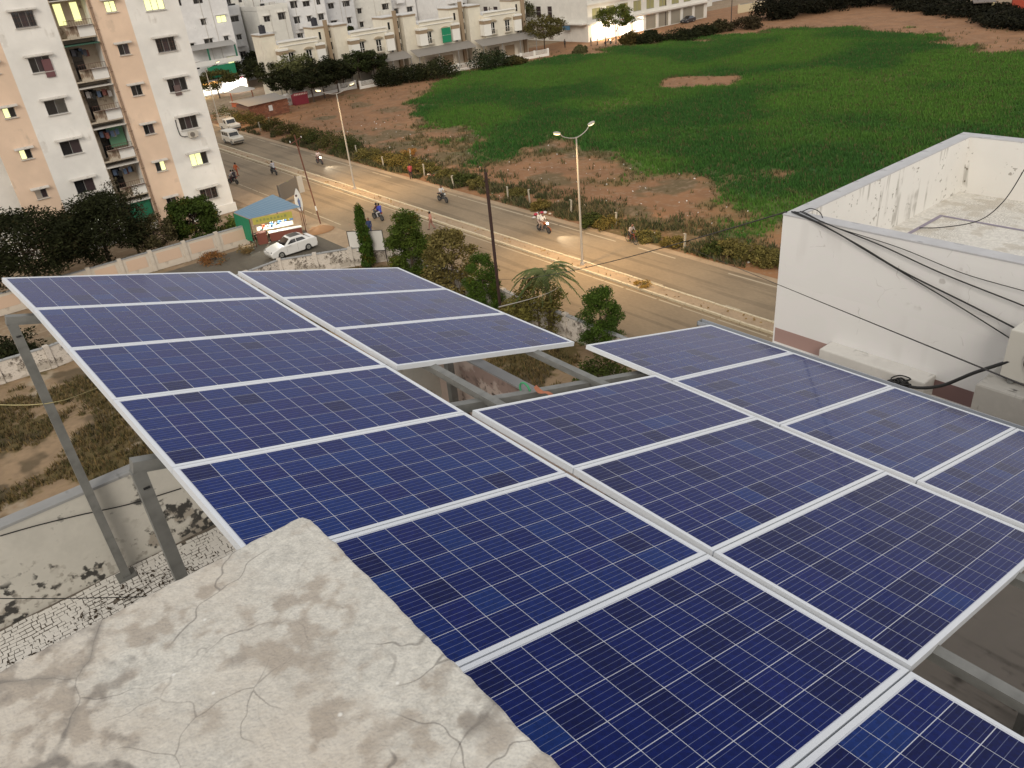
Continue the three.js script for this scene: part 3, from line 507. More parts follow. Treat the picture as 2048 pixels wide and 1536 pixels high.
// the two boards and the feather sign by the kiosk
{
  const g = thing('billboard', 'grey back of a small billboard standing at the road behind the kiosk', 'billboard', AZ(565, 400, -80).setY(0), 0), w = 3.4, y0 = HT(g.position, 548, 402), y1 = HT(g.position, 533, 370);
  g.rotation.y = .55;
  part('panel', box(w, 1.7, .06, 1.5, .75, 0), mat([.13, .12, .11], .8), g);
  for (const x of [-.2, 3.2]) part('post', box(.1, 2.5, .1, x, 0, -.09), mat([.1, .08, .07], .7), g);
  part('side_board', box(.6, 1.8, .05, 3.6, .6, .15, -.6), mat([.4, .38, .35], .7), g);
}
{
  const p = G(607, 452), g = thing('feather_sign', 'white leaf shaped sign board with blue figure on two thin red posts', 'sign', p);
  const s = new THREE.Shape(); s.moveTo(0, 0); s.bezierCurveTo(-.75, .5, -.6, 2.2, .05, 3.1); s.bezierCurveTo(.65, 2.2, .55, .6, .25, 0); s.closePath();
  part('board', new THREE.ExtrudeGeometry(s, { depth: .05, bevelEnabled: false }).translate(.1, 2.0, 0), mat([.72, .71, .68], .6), g);
  const f = new THREE.Shape(); f.moveTo(-.05, .4); f.lineTo(-.18, 1.4); f.lineTo(.02, 1.9); f.lineTo(.2, 1.4); f.lineTo(.12, .4); f.closePath();
  part('blue_print', new THREE.ShapeGeometry(f).translate(.1, 2.0, .056), mat([.12, .16, .3], .6), g); part('dark_print', new THREE.CircleGeometry(.16, 16).translate(-.08, 4.15, .056), mat([.08, .03, .03], .6), g);
  for (const x of [-.05, .45]) part('post', bar(V3(x, 0, -.04), V3(x, 2.6, -.04), .04, 6), mat([.16, .05, .03], .7), g); g.scale.setScalar(.74);
}
{
  const a = V3(27.7, 0, -58.0), b = V3(29.75, 0, -55.75), g = thing('hoarding', 'white blank hoarding on black steel legs behind the tall cypress like tree', 'hoarding', a);
  const d = b.clone().sub(a), n = V3(0, 0, 0), ry = Math.atan2(-d.z, d.x), L = d.length(), k = mat([.03, .025, .025], .6);
  const c = d.clone().multiplyScalar(.5);
  for (const t of [0, 1 / 2, 1]) part('frame_post', bar(d.clone().multiplyScalar(t), d.clone().multiplyScalar(t).setY(3.05), .035, 6), k, g);
  for (const y of [1.25, 3.02]) part('frame_rail', bar(V3(0, y, 0), d.clone().setY(y), .03, 6), k, g);
  for (const s of [-.25, .25]) { const w = box(L / 2 - .06, 1.68, .025, 0, 1.3, .0); w.rotateY(ry); const q = d.clone().multiplyScalar(.5 + s); w.translate(q.x, 0, q.z); part('panel', w, mat([.62, .6, .57], .6), g); }
}

// ---------------------------------------------------------------- roadside kiosk
const fonts = await new FontLoader().loadAsync('fonts/droid/droid_sans_bold.typeface.json');
function text(s, size, depth = .01) { const g = new TextGeometry(s, { font: fonts, size, depth, curveSegments: 3, bevelEnabled: false }); g.computeBoundingBox(); const b = g.boundingBox; g.translate(-(b.min.x + b.max.x) / 2, -b.min.y, 0); return g; }
{
  const g = thing('roadside_kiosk', 'lit roadside kiosk with blue tin roof and yellow banner beside the tower', 'kiosk', [26.4, 0, -72.3]);
  const roof = [G(466, 425, 2.9), G(545, 389, 3.0), G(601, 414, 2.8), G(498, 438, 2.7)].map(v => v.sub(g.position));
  const blue = mat([.14, .24, .34], .5, { metalness: .1 });
  const R = []; const N = 16; for (let i = 0; i < N; i++) { const L = t => roof[0].clone().lerp(roof[3], t), Rr = t => roof[1].clone().lerp(roof[2], t), a = i / N, b = (i + 1) / N, up = V3(0, i % 2 ? .04 : 0, 0), up2 = V3(0, i % 2 ? 0 : .04, 0); R.push([L(a).add(up), Rr(a).add(up), Rr(b).add(up2), L(b).add(up2)]); }
  part('tin_roof', quads(R), blue, g);
  const ps = roof.map(v => v.clone()); const brown = mat([.12, .05, .03], .8);
  for (const v of ps) part('post', bar(V3(v.x, 0, v.z), v.clone().add(V3(0, -.02, 0)), .05, 6), brown, g);
  const tarp = []; { const a = roof[0], b = roof[3]; for (let i = 0; i < 8; i++) { const t0 = i / 8, t1 = (i + 1) / 8, w = t => .08 * Math.sin(t * 17); const A = a.clone().lerp(b, t0), B = a.clone().lerp(b, t1); tarp.push([V3(A.x - .1 + w(t0), .5, A.z), V3(B.x - .1 + w(t1), .5, B.z), B.clone().add(V3(-.02, -.05, 0)), A.clone().add(V3(-.02, -.05, 0))]); } }
  part('green_tarpaulin', quads(tarp), mat([.02, .2, .1], .8), g);
  const a = roof[3].clone().add(V3(.25, 0, .06)), b = roof[2].clone().add(V3(-1.0, 0, .06)), d = b.clone().sub(a), ry = Math.atan2(-d.z, d.x);
  const bn = box(d.length(), .62, .03, 0, -.72, 0); bn.rotateY(ry); bn.translate((a.x + b.x) / 2, 2.78, (a.z + b.z) / 2); const ban = part('banner', bn, mat([.42, .37, .07], .7), g);
  const smudge = []; for (let i = 0; i < 9; i++) { const w = rr(.12, .26), q = box(w, rr(.16, .26), .006, -1.4 + i * .32, -.5, .019); q.rotateY(ry); q.translate((a.x + b.x) / 2, 2.78, (a.z + b.z) / 2); smudge.push(q); } part('faded_print', smudge, mat([.24, .26, .08], .8), ban);
  part('counter', [box(3.0, .8, .5, .9, 0, 2.1, ry), box(.9, 1.1, .6, -1.3, 0, 1.6, ry)], mat([.19, .06, .04], .8), g);
  part('counter_top', [box(3.1, .05, .6, .9, .82, 2.1, ry)], M.white, g);
  part('display_sheet', [box(3.4, .04, 1.3, .6, .95, .6, ry)], mat([.7, .68, .6], .6), g);
  for (let i = 0; i < 12; i++) part('goods_box', box(rr(.15, .35), rr(.12, .3), .3, -.6 + i * .28, 1.0, .3 + rr(-.3, .3), ry), mat(pick([[.5, .1, .05], [.6, .5, .1], [.6, .58, .5], [.1, .2, .4]]), .7), g);
  const tube1 = part('tube_light', bar(V3(-.8, 2.45, .4), V3(1.6, 2.45, .2), .03, 6), new THREE.MeshStandardMaterial({ color: 0xffffff, emissive: lin(1, .95, .8), emissiveIntensity: 9 }), g);
  const pl = new THREE.PointLight(new THREE.Color(1, .92, .74), 42, 30, 2); pl.position.set(.4, 2.3, .35); pl.castShadow = true; g.add(pl);
  const bn2 = thing('wooden_bench', 'jumble of dark wooden benches beside the kiosk counter', 'bench', G(520, 476)); for (let i = 0; i < 3; i++) { part('seat', box(1.4, .05, .3, .1 * i, .42, -.4 + i * .45, .3 * i), mat([.07, .04, .03], .8), bn2); for (const s of [-.55, .55]) part('leg', box(.05, .42, .25, s + .1 * i, 0, -.4 + i * .45), mat([.07, .04, .03], .8), bn2); }
  const sp = thing('sand_heap', 'low heap of orange sand and rubble at the kiosk corner', 'sand heap', G(640, 462)); const hg = new THREE.SphereGeometry(1, 20, 8, 0, 6.284, 0, Math.PI / 2).scale(1.5, .42, 1.0); { const p = hg.attributes.position; for (let i = 0; i < p.count; i++) p.setY(i, p.getY(i) * (.6 + .8 * fbm(p.getX(i) * 3, p.getZ(i) * 3, 3))); hg.computeVertexNormals(); } part('heap', hg, mat([.36, .2, .1], .95), sp);
}

// ---------------------------------------------------------------- apartment tower on the left
M.glassDark = new THREE.MeshPhysicalMaterial({ color: lin(.018, .018, .02), roughness: .12, clearcoat: .5, side: THREE.DoubleSide });
M.glassBrown = new THREE.MeshPhysicalMaterial({ color: lin(.05, .035, .038), roughness: .25, side: THREE.DoubleSide });
M.frameW = mat([.3, .29, .28], .5, { metalness: .3 });
M.hood = mat([1, 1, 1], .92, { map: plaster([.58, .55, .51], .6, 256, 1.5, [.2, .18, .16]) });
M.lit = new THREE.MeshStandardMaterial({ color: lin(.6, .6, .35), emissive: lin(.9, .9, .4), emissiveIntensity: .95, side: THREE.DoubleSide });
M.litW = new THREE.MeshStandardMaterial({ color: lin(.7, .7, .6), emissive: lin(1, 1, .72), emissiveIntensity: 1.0, side: THREE.DoubleSide });
M.rust = mat([.1, .05, .035], .85);
function facade(x0, x1, y0, y1, holes, depth) {                  // wall slab with real openings, front face at z = 0
  const s = new THREE.Shape(); s.moveTo(x0, y0); s.lineTo(x1, y0); s.lineTo(x1, y1); s.lineTo(x0, y1); s.closePath();
  for (const [a, b, c, d] of holes) { const h = new THREE.Path(); h.moveTo(a, c); h.lineTo(a, d); h.lineTo(b, d); h.lineTo(b, c); h.closePath(); s.holes.push(h); }
  return new THREE.ExtrudeGeometry(s, { depth, bevelEnabled: false }).translate(0, 0, -depth);
}
// a sliding window with frame, panes, bars and hood; local to its building, front wall at z = 0
function slider(b, x0, x1, y0, y1, o = {}) {
  const w = x1 - x0, h = y1 - y0, n = o.leaves ?? 3, f = [box(w, .05, .07, (x0 + x1) / 2, y0, -.1), box(w, .05, .07, (x0 + x1) / 2, y1 - .05, -.1)];
  for (let k = 0; k <= n; k++) f.push(box(.045, h - .1, .07, x0 + .0225 + (w - .045) * k / n, y0 + .05, -.1));
  const win = part('window', f, M.frameW, b);
  for (let k = 0; k < n; k++) {
    const a = x0 + .045 + (w - .045) * k / n, c = x0 + (w - .045) * (k + 1) / n, m = o.open === k ? null : (o.lit ? (k === o.dark ? M.glassDark : o.lit) : k % 2 ? M.glassBrown : M.glassDark);
    if (m) part('pane', span(a, c, y0 + .05, y1 - .05, -.125 - .012 * (k % 2), -.115 - .012 * (k % 2)), m, win);
  }
  if (o.hood !== false) part('hood', facadeHood(w + .62, .42).translate((x0 + x1) / 2, y1 + .1, 0), M.hood, win);
  part('sill', box(w + .16, .05, .2, (x0 + x1) / 2, y0 - .06, .04), M.hood, win);
  if (o.bars) { const g = []; for (let k = 0; k < 7; k++) g.push(box(.018, h, .018, x0 + w * k / 6, y0, .14)); for (let k = 0; k < 4; k++) g.push(box(w, .018, .018, (x0 + x1) / 2, y0 + h * k / 3, .14)); part('grille', g, M.rust, win); }
  return win;
}
function facadeHood(w, d) { const s = new THREE.Shape(); s.moveTo(0, 0); s.lineTo(d, -.05); s.lineTo(d, .02); s.lineTo(0, .12); s.closePath(); const g = new THREE.ExtrudeGeometry(s, { depth: w, bevelEnabled: false }); g.translate(0, 0, -w / 2); g.rotateY(-Math.PI / 2); return g; }
{
  const Z = -84.08, ox = 19, b = thing('apartment_tower', 'tall white and peach apartment tower with hooded windows and balcony bay', 'building', [ox, 0, Z]);
  const F = 3.63, top = 34.5, X = x => x - ox, wt = k => 3.05 + F * k;        // window heads
  const white = mat([1, 1, 1], .9, { map: plaster([.8, .775, .74], .34, 1024, 9, [.46, .42, .37]) }), peach = mat([1, 1, 1], .9, { map: plaster([.76, .57, .43], .34, 1024, 9, [.48, .37, .28]) });
  const rows = [...Array(9).keys()];
  const sec = (x0, x1, m, win, wh) => part('facade_wall', facade(X(x0), X(x1), 0, top, rows.map(k => [X(win[0]), X(win[1]), wt(k) - wh, wt(k)]), .24), m, b);
  sec(22.98, 27.8, white, [24.62, 26.42], 1.22); sec(19.72, 22.98, peach, [21.14, 22.1], .93); sec(11.93, 16.66, white, [13.5, 15.22], 1.26); sec(8.6, 11.93, peach, [10.08, 11.05], .85);
  // carcass behind the facade
  part('carcass', [span(X(-6), X(16.66), 0, top, -14, -2.2), span(X(16.66), X(19.72), 0, top, -14, -1.95), span(X(19.72), X(27.78), 0, top, -14, -2.2), span(X(27.6), X(27.8), 0, top, -2.2, -.24), span(X(19.72), X(19.95), 0, top, -2.2, -.24), span(X(16.42), X(16.66), 0, top, -2.2, -.24)], white, b);
  for (const k of rows) part('floor_slab', [span(X(8.7), X(16.42), F * k - .12, F * k, -2.2, -.24), span(X(19.95), X(27.6), F * k - .12, F * k, -2.2, -.24)], white, b);
  // windows (rows counted from the ground)
  for (const k of rows) {
    slider(b, X(24.62), X(26.42), wt(k) - 1.22, wt(k), { leaves: 3, lit: k === 5 ? M.lit : k === 1 ? M.lit : null, dark: k === 1 ? 2 : 9, open: k === 3 ? 2 : -1, bars: k === 4 || k === 0 });
    slider(b, X(21.14), X(22.1), wt(k) - .93, wt(k), { leaves: 2, lit: k === 5 ? M.lit : k === 1 ? M.lit : null, dark: k === 1 ? 0 : 9, open: k === 3 ? 1 : -1 });
    slider(b, X(13.5), X(15.22), wt(k) - 1.26, wt(k), { leaves: k < 4 ? 2 : 3, lit: k === 0 ? M.litW : null, dark: 9, bars: k === 5, open: k === 3 ? 1 : -1 });
    slider(b, X(10.08), X(11.05), wt(k) - .85, wt(k), { leaves: 2, lit: k === 3 ? M.lit : k === 2 ? M.lit : null, dark: 1, open: k === 1 ? 0 : -1 });
  }
  // curtain cloths hanging out of two windows
  for (const [x, k, w, h, c] of [[14.85, 4, .75, 1.5, [.15, .07, .075]], [25.35, 3, .62, .95, [.13, .09, .085]]]) { const tg = thing('hanging_cloth', `dark maroon cloth hung out of a ${w > .7 ? 'left' : 'right'} tower window`, 'cloth', [x, wt(k) - 1.25 - h * .35, Z + .12]); part('cloth', facade(-w / 2, w / 2, 0, h, [], .02), mat(c, .95), tg); }
  // balcony bay: deep recess, parapets, slabs, drain pipe
  const stain = mat([1, 1, 1], .92, { map: tex(512, 512, (u, v) => { const n = nrm(fbm(u * 5, v * 5, 5, 5)), s = nrm(fbm(u * 34, v * 3, 3, 34, 3)), k = .9 + .15 * n; return mixc([.5 * k, .43 * k, .34 * k], [.16, .1, .065], .85 * sst(.3, .7, n * .6 + s * .4)); }, 2.2) });
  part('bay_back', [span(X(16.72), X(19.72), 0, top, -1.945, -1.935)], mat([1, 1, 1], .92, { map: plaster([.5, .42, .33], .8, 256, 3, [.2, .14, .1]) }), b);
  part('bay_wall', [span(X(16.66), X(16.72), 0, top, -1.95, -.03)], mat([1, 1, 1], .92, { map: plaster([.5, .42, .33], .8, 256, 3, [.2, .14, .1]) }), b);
  for (const k of rows) {
    const y = wt(k) - 1.6 - .05, bal = part('balcony', [span(X(16.72), X(19.7), y - 1.05, y - .93, -1.94, -.02), span(X(17.25), X(18.28), y - .93, y + .02, -.16, -.02)], stain, b);
    part('parapet', [span(X(18.28), X(19.66), y - .93, y + .02, -.15, .0)], white, bal);
    part('canopy', [span(X(16.72), X(19.7), wt(k) + .42, wt(k) + .5, -1.9, k === 6 || k === 4 ? .42 : .22)], k === 4 ? mat([.03, .09, .06], .8) : M.hood, bal);
    const gr = []; for (let q = 0; q < 12; q++) gr.push(box(.02, .42, .02, X(17.3) + q * .21, y + .02, .02)); gr.push(box(2.4, .03, .03, X(18.45), y + .44, .02), box(2.4, .02, .4, X(18.45), y - .02, .16)); part('railing', gr, M.rust, bal);
    if (k === 5) part('lit_door', [span(X(17.3), X(17.95), y + .1, wt(k) + .2, -1.93, -1.9), span(X(18.7), X(19.3), y + .3, wt(k) + .2, -1.93, -1.9)], M.lit, bal);
    else part('door', [span(X(17.4), X(18.3), y - .9, wt(k) + .1, -1.93, -1.9)], M.glassDark, bal);
    if (k === 0) part('green_screen', [span(X(16.9), X(19.6), y - .2, wt(k) + .4, -.2, -.17)], mat([.015, .15, .08], .85), bal);
    if (k === 2) part('green_wall', [span(X(18.1), X(19.6), y, wt(k) + .4, -1.5, -1.47)], mat([.12, .26, .16], .85), bal);
  }
  part('drain_pipe', [bar(V3(X(19.82), 0, .09), V3(X(19.82), top, .09), .055, 8), bar(V3(X(19.98), 0, .07), V3(X(19.98), top, .07), .035, 6)], mat([.33, .22, .15], .7), b);
  for (let y = 1; y < 33; y += 1.8) part('pipe_clip', box(.32, .05, .06, X(19.9), y, .05), M.rust, b);
  part('plinth', [span(X(23), X(27.95), 0, .9, -.1, .12)], white, b);
  // laundry and pots on the balconies
  for (const [k, n] of [[3, 9], [4, 6], [2, 7], [1, 8]]) { const y = wt(k) - 1.63; for (let q = 0; q < n; q++) part('laundry', facade(-.16, .16, -.55, 0, [], .015).translate(X(17.4) + q * .24, wt(k) + .1 - (q % 3) * .1, -.6 - (q % 2) * .3), mat(pick([[.05, .05, .06], [.3, .28, .27], [.07, .1, .16], [.16, .06, .05], [.02, .02, .02]]), .95), b); }
  // outdoor units on brackets
  const acu = (label, x, y) => { const g = thing('wall_air_conditioner', label, 'air conditioner', [x, y, Z + .32], 0, 'air conditioners on the tower'); const am = mat([.5, .46, .4], .7); part('casing', bevelBox(.9, .62, .32, .02), am, g); part('fan', new THREE.CylinderGeometry(.24, .24, .03, 20).rotateX(Math.PI / 2).translate(-.12, .31, .165), mat([.16, .14, .12], .7), g); for (const s of [-.35, .35]) part('bracket', box(.04, .04, .45, s, -.05, -.08), M.rust, g); return g; };
  acu('outdoor air conditioner with black pipe under a dark right hand tower window', 25.55, wt(2) - 1.22 - .8); acu('outdoor air conditioner beneath the bright lit window above the dark tree', 14.6, wt(0) - 1.26 - .85);
  const pipe = (pts, label) => tag(part('coolant_pipe', tube(pts, .04, 24, 6), M.black, scene), label, 'pipe');
  pipe([V3(24.3, wt(2) - .1, Z + .06), V3(24.28, wt(2) - 1.0, Z + .06), V3(24.4, wt(2) - 1.7, Z + .1), V3(25.0, wt(2) - 1.85, Z + .2)], 'black coolant pipe beside the tower window above the right air conditioner');
  pipe([V3(14.9, wt(0) + .75, Z + .06), V3(15.6, wt(0) + .8, Z + .06), V3(15.75, wt(0) - .3, Z + .06), V3(15.8, wt(0) - 1.3, Z + .08), V3(15.1, wt(0) - 1.7, Z + .2)], 'black coolant pipe curling over the bright lit tower window');
}

// ---------------------------------------------------------------- row of twin houses beyond the field
{
  const cream = mat([1, 1, 1], .9, { map: plaster([.7, .645, .54], .16, 512, 6, [.4, .35, .28]) }), tan = mat([.3, .22, .145], .9), trim = mat([.76, .73, .68], .85), roofM = mat([1, 1, 1], .9, { map: plaster([.6, .58, .56], .5, 256, 5, [.3, .28, .27]) });
  const tin = mat([.22, .2, .18], .7), W = 14.2;
  const proto = (label) => {
    const b = thing('twin_house', label, 'house', [0, 0, 0], 0, 'row of cream twin houses');
    const win = [[3.2, 4.4], [6.9, 8.1]], holes = [...win.map(([a, c]) => [a, c, 5.2, 7.5]), [2.4, 5.0, .05, 2.6], [6.4, 8.8, .05, 2.5]];
    part('wall', facade(1.9, 9.6, 0, 9.4, holes, .25), cream, b); part('carcass', [span(1.9, 9.6, 0, 9.0, -9, -2), span(1.9, 2.15, 0, 9, -2, -.25), span(9.35, 9.6, 0, 9, -2, -.25), span(2.15, 9.35, 4.9, 5.0, -2, -.25), span(2.15, 9.35, 8.9, 9, -2, -.25)], cream, b);
    part('roof_terrace', span(1.9, 9.6, 9.0, 9.06, -9, -.25), roofM, b); part('cornice', [span(1.7, 9.8, 9.4, 9.62, -.3, .22), span(1.8, 9.7, 8.7, 8.85, -.05, .16)], trim, b);
    for (const [a, c] of [[-1.0, 1.9], [9.6, 13.2]]) { const sb = part('stair_block', span(a, c, 0, 11.0, -6, -1.4), cream, b); part('eaves_band', span(a - .05, c + .05, 10.75, 11.05, -6.05, -1.3), tan, sb); part('roof_top', span(a - .1, c + .1, 11.06, 11.2, -6.1, -1.25), roofM, sb); }
    part('pilaster', span(11.95, 12.65, 0, 12.1, -1.4, -.85), tan, b);
    for (const x of [10.9, 13.05]) for (const y of [4.6, 6.7, 8.8]) { const w = part('slit_window', box(.42, 1.35, .06, x - (x > 13 ? .15 : 0), y, -1.39), M.glassDark, b); part('frame', [box(.5, .05, .08, x - (x > 13 ? .15 : 0), y - .06, -1.38), box(.5, .05, .08, x - (x > 13 ? .15 : 0), y + 1.36, -1.38)], trim, w); }
    for (const [a, c] of win) {
      const f = part('window', [span(a, c, 5.2, 5.28, -.16, -.08), span(a, c, 7.42, 7.5, -.16, -.08), span(a, c, 6.25, 6.33, -.16, -.08), span(a, a + .09, 5.28, 7.42, -.16, -.08), span((a + c) / 2 - .05, (a + c) / 2 + .05, 5.28, 7.42, -.16, -.08), span(c - .09, c, 5.28, 7.42, -.16, -.08)], trim, b);
      for (const [u, v] of [[a + .09, (a + c) / 2 - .05], [(a + c) / 2 + .05, c - .09]]) for (const [y0, y1] of [[5.28, 6.25], [6.33, 7.42]]) part('pane', span(u, v, y0, y1, -.13, -.12), M.glassDark, f);
      const s = new THREE.Shape(); s.moveTo(-.95, 0); s.lineTo(.95, 0); s.quadraticCurveTo(.7, .35, 0, .38); s.quadraticCurveTo(-.7, .35, -.95, 0); part('hood', new THREE.ExtrudeGeometry(s, { depth: .5, bevelEnabled: false }).translate((a + c) / 2, 7.65, -.02), mat([.36, .29, .2], .9), f);
      const rl = []; for (let k = 0; k < 8; k++) rl.push(box(.03, .85, .03, a - .2 + k * (c - a + .4) / 7, 5.1, .45)); rl.push(span(a - .25, c + .25, 5.92, 5.97, .42, .48), span(a - .25, c + .25, 5.0, 5.1, -.02, .5)); part('railing', rl, mat([.3, .25, .19], .8), f);
    }
    for (const x of [1.4, 9.0]) { const q = part('box_balcony', [span(x, x + 1.75, 5.1, 7.3, -1.3, .55)], trim, b); part('band', span(x - .02, x + 1.77, 7.3, 8.0, -1.3, .57), tan, q); part('cap', span(x - .1, x + 1.85, 8.0, 8.35, -1.3, .65), trim, q); }
    part('porch_roof', quads([[V3(-1, 3.5, 3.2), V3(13, 3.5, 3.2), V3(13, 4.6, 0), V3(-1, 4.6, 0)]]), tin, b);
    for (const x of [-.6, 4, 8.5, 12.6]) part('porch_post', box(.12, 3.5, .12, x, 0, 3.0), M.frameW, b);
    part('garage_door', span(6.4, 8.8, .05, 2.5, -.2, -.15), mat([.35, .26, .17], .8), b);
    return b;
  };
  const P0 = proto('cream twin house with black water tank, leftmost of the row behind the trees');
  const spots = [[64.9, -152.5, -.08], [78.8, -149.5, -.1], [93.3, -147, -.12], [107.6, -144, -.14]];
  P0.position.set(spots[0][0], 0, spots[0][1]); P0.rotation.y = spots[0][2];
  const labels = ['', 'cream twin house second from the left of the row, behind the pointed tree', 'cream twin house with green cloth over its right window', 'cream twin house at the right end of the row beside the parked maroon car'];
  const H = [P0]; for (let i = 1; i < 4; i++) H.push(copy(P0, labels[i], [spots[i][0], 0, spots[i][1]], spots[i][2]));
  const loc = (i, x, y, z) => V3(x, y, z).applyAxisAngle(V3(0, 1, 0), spots[i][2]).add(V3(spots[i][0], 0, spots[i][1]));
  const gc = thing('green_curtain', 'bright green cloth covering a window of the third cream house', 'cloth', loc(2, 7.5, 5.0, .62), spots[2][2]); part('cloth', [facade(-1.05, 1.05, 0, 2.8, [], .03)], mat([.01, .21, .1], .85), gc); part('cord', box(2.1, .03, .02, 0, 1.4, .02), M.white, gc);
  const tank = (label, p) => { const g = thing('water_tank', label, 'water tank', p, 0, 'black roof water tanks'); part('drum', new THREE.CylinderGeometry(.6, .62, 1.35, 16).translate(0, .7, 0), mat([.02, .02, .03], .5), g); part('lid', new THREE.CylinderGeometry(.25, .3, .15, 12).translate(0, 1.45, 0), M.black, g); const rb = []; for (let k = 0; k < 4; k++) rb.push(new THREE.TorusGeometry(.615, .025, 5, 18).rotateX(Math.PI / 2).translate(0, .25 + k * .33, 0)); part('rib', rb, M.black, g); return g; };
  tank('black water tank on the left end house of the row', loc(0, .3, 11.22, -3)); tank('dark blue-black water tank on the second house roof', loc(0, 10.9, 11.22, -3));
  // white fence, gates
  for (let i = 0; i < 4; i++) { const g = thing('garden_fence', `low white slatted fence in front of the ${ORD[i]} cream house of the row`, 'fence', loc(i, -1, 0, 7), spots[i][2]); for (let k = 0; k < 5; k++) { part('pillar', box(.35, 1.5, .35, k * 3.45, 0, 0), trim, g); if (k < 4) { part('dwarf_wall', box(3.1, .55, .2, k * 3.45 + 1.72, 0, 0), trim, g); for (let q = 0; q < 4; q++) part('slat', box(3.1, .1, .05, k * 3.45 + 1.72, .68 + q * .2, 0), trim, g); } } }
}
// ---------------------------------------------------------------- other buildings far behind
function slabHouse(name, label, x0, x1, z, h, depth, tone, o = {}) {
  const b = thing(name, label, 'building', [(x0 + x1) / 2, 0, z], o.turn ?? 0), w = x1 - x0, m = mat([1, 1, 1], .9, { map: tone });
  const nf = o.floors ?? Math.max(2, Math.round(h / 3.3)), fh = h / nf, nw = o.cols ?? Math.max(2, Math.round(w / 3.4)), holes = [], wins = [];
  for (let k = 0; k < nf; k++) for (let i = 0; i < nw; i++) { if (rnd() < (o.skip ?? .15)) continue; const cx = -w / 2 + (i + .5) * w / nw, ww = Math.min(w / nw * .55, rr(.9, 1.9)), hh = rr(1.0, 1.4), y0 = k * fh + fh * .36; wins.push([cx - ww / 2, cx + ww / 2, y0, y0 + hh]); }
  part('wall', facade(-w / 2, w / 2, 0, h, wins, .25), m, b); part('carcass', [span(-w / 2, w / 2, 0, h - .05, -depth, -1.2), span(-w / 2, -w / 2 + .2, 0, h - .05, -1.2, -.25), span(w / 2 - .2, w / 2, 0, h - .05, -1.2, -.25), span(-w / 2 + .2, w / 2 - .2, h - .3, h - .05, -1.2, -.25)], m, b);
  part('roof', span(-w / 2 + .2, w / 2 - .2, h - .04, h, -depth + .2, -.25), M.coping, b);
  part('parapet', [span(-w / 2 - .02, w / 2 + .02, h + .003, h + .9, -.22, .02), span(-w / 2 - .02, -w / 2 + .2, h + .003, h + .9, -depth, -.22), span(w / 2 - .2, w / 2 + .02, h + .003, h + .9, -depth, -.22)], m, b);
  for (const [a, c, d, e] of wins) { const f = part('window', [span(a, c, d, d + .06, -.18, -.1), span(a, c, e - .06, e, -.18, -.1), span((a + c) / 2 - .03, (a + c) / 2 + .03, d + .06, e - .06, -.18, -.1)], M.frameW, b); const lit = rnd() < (o.lit ?? .04); part('pane', [span(a, c, d + .06, e - .06, -.16, -.15)], lit ? M.lit : M.glassDark, f); part('hood', box(c - a + .4, .07, .45, (a + c) / 2, e + .08, .2), M.hood, f); }
  if (o.bays !== false) for (let k = 1; k < nf; k++) if (rnd() < .7) { const cx = rr(-w / 2 + 1.2, w / 2 - 1.2); const q = part('balcony', [box(2.2, .12, 1.1, cx, k * fh, .55), box(2.2, .85, .08, cx, k * fh + .12, 1.06), box(.08, .85, 1.0, cx - 1.06, k * fh + .12, .5), box(.08, .85, 1.0, cx + 1.06, k * fh + .12, .5)], m, b); }
  if (o.head !== false) part('stair_head', [box(w * .34, 2.4, 3.4, rr(-w * .25, w * .25), h + .01, -depth * .5)], m, b);
  for (let k = 0; k < (o.clutter ?? 9); k++) part('roof_clutter', [box(rr(.4, 1.4), rr(.5, 1.3), rr(.4, 1.2), rr(-w / 2 + .8, w / 2 - .8), h + .004, rr(-depth + 1, -1))], pick([M.white, M.hood, M.black, M.plasterW]), b);
  for (let k = 0; k < 3; k++) { const x = rr(-w / 2 + .6, w / 2 - .6), z = rr(-depth + 1, -.8); part('roof_mast', bar(V3(x, h, z), V3(x + rr(-.1, .1), h + rr(1.6, 3.4), z), .05, 5), M.rust, b); }
  for (let k = 0; k < 2; k++) { const x = rr(-w / 2 + .4, w / 2 - .4); part('drain_pipe', bar(V3(x, 0, .06), V3(x, h, .06), .05, 5), M.hood, b); }
  return b;
}
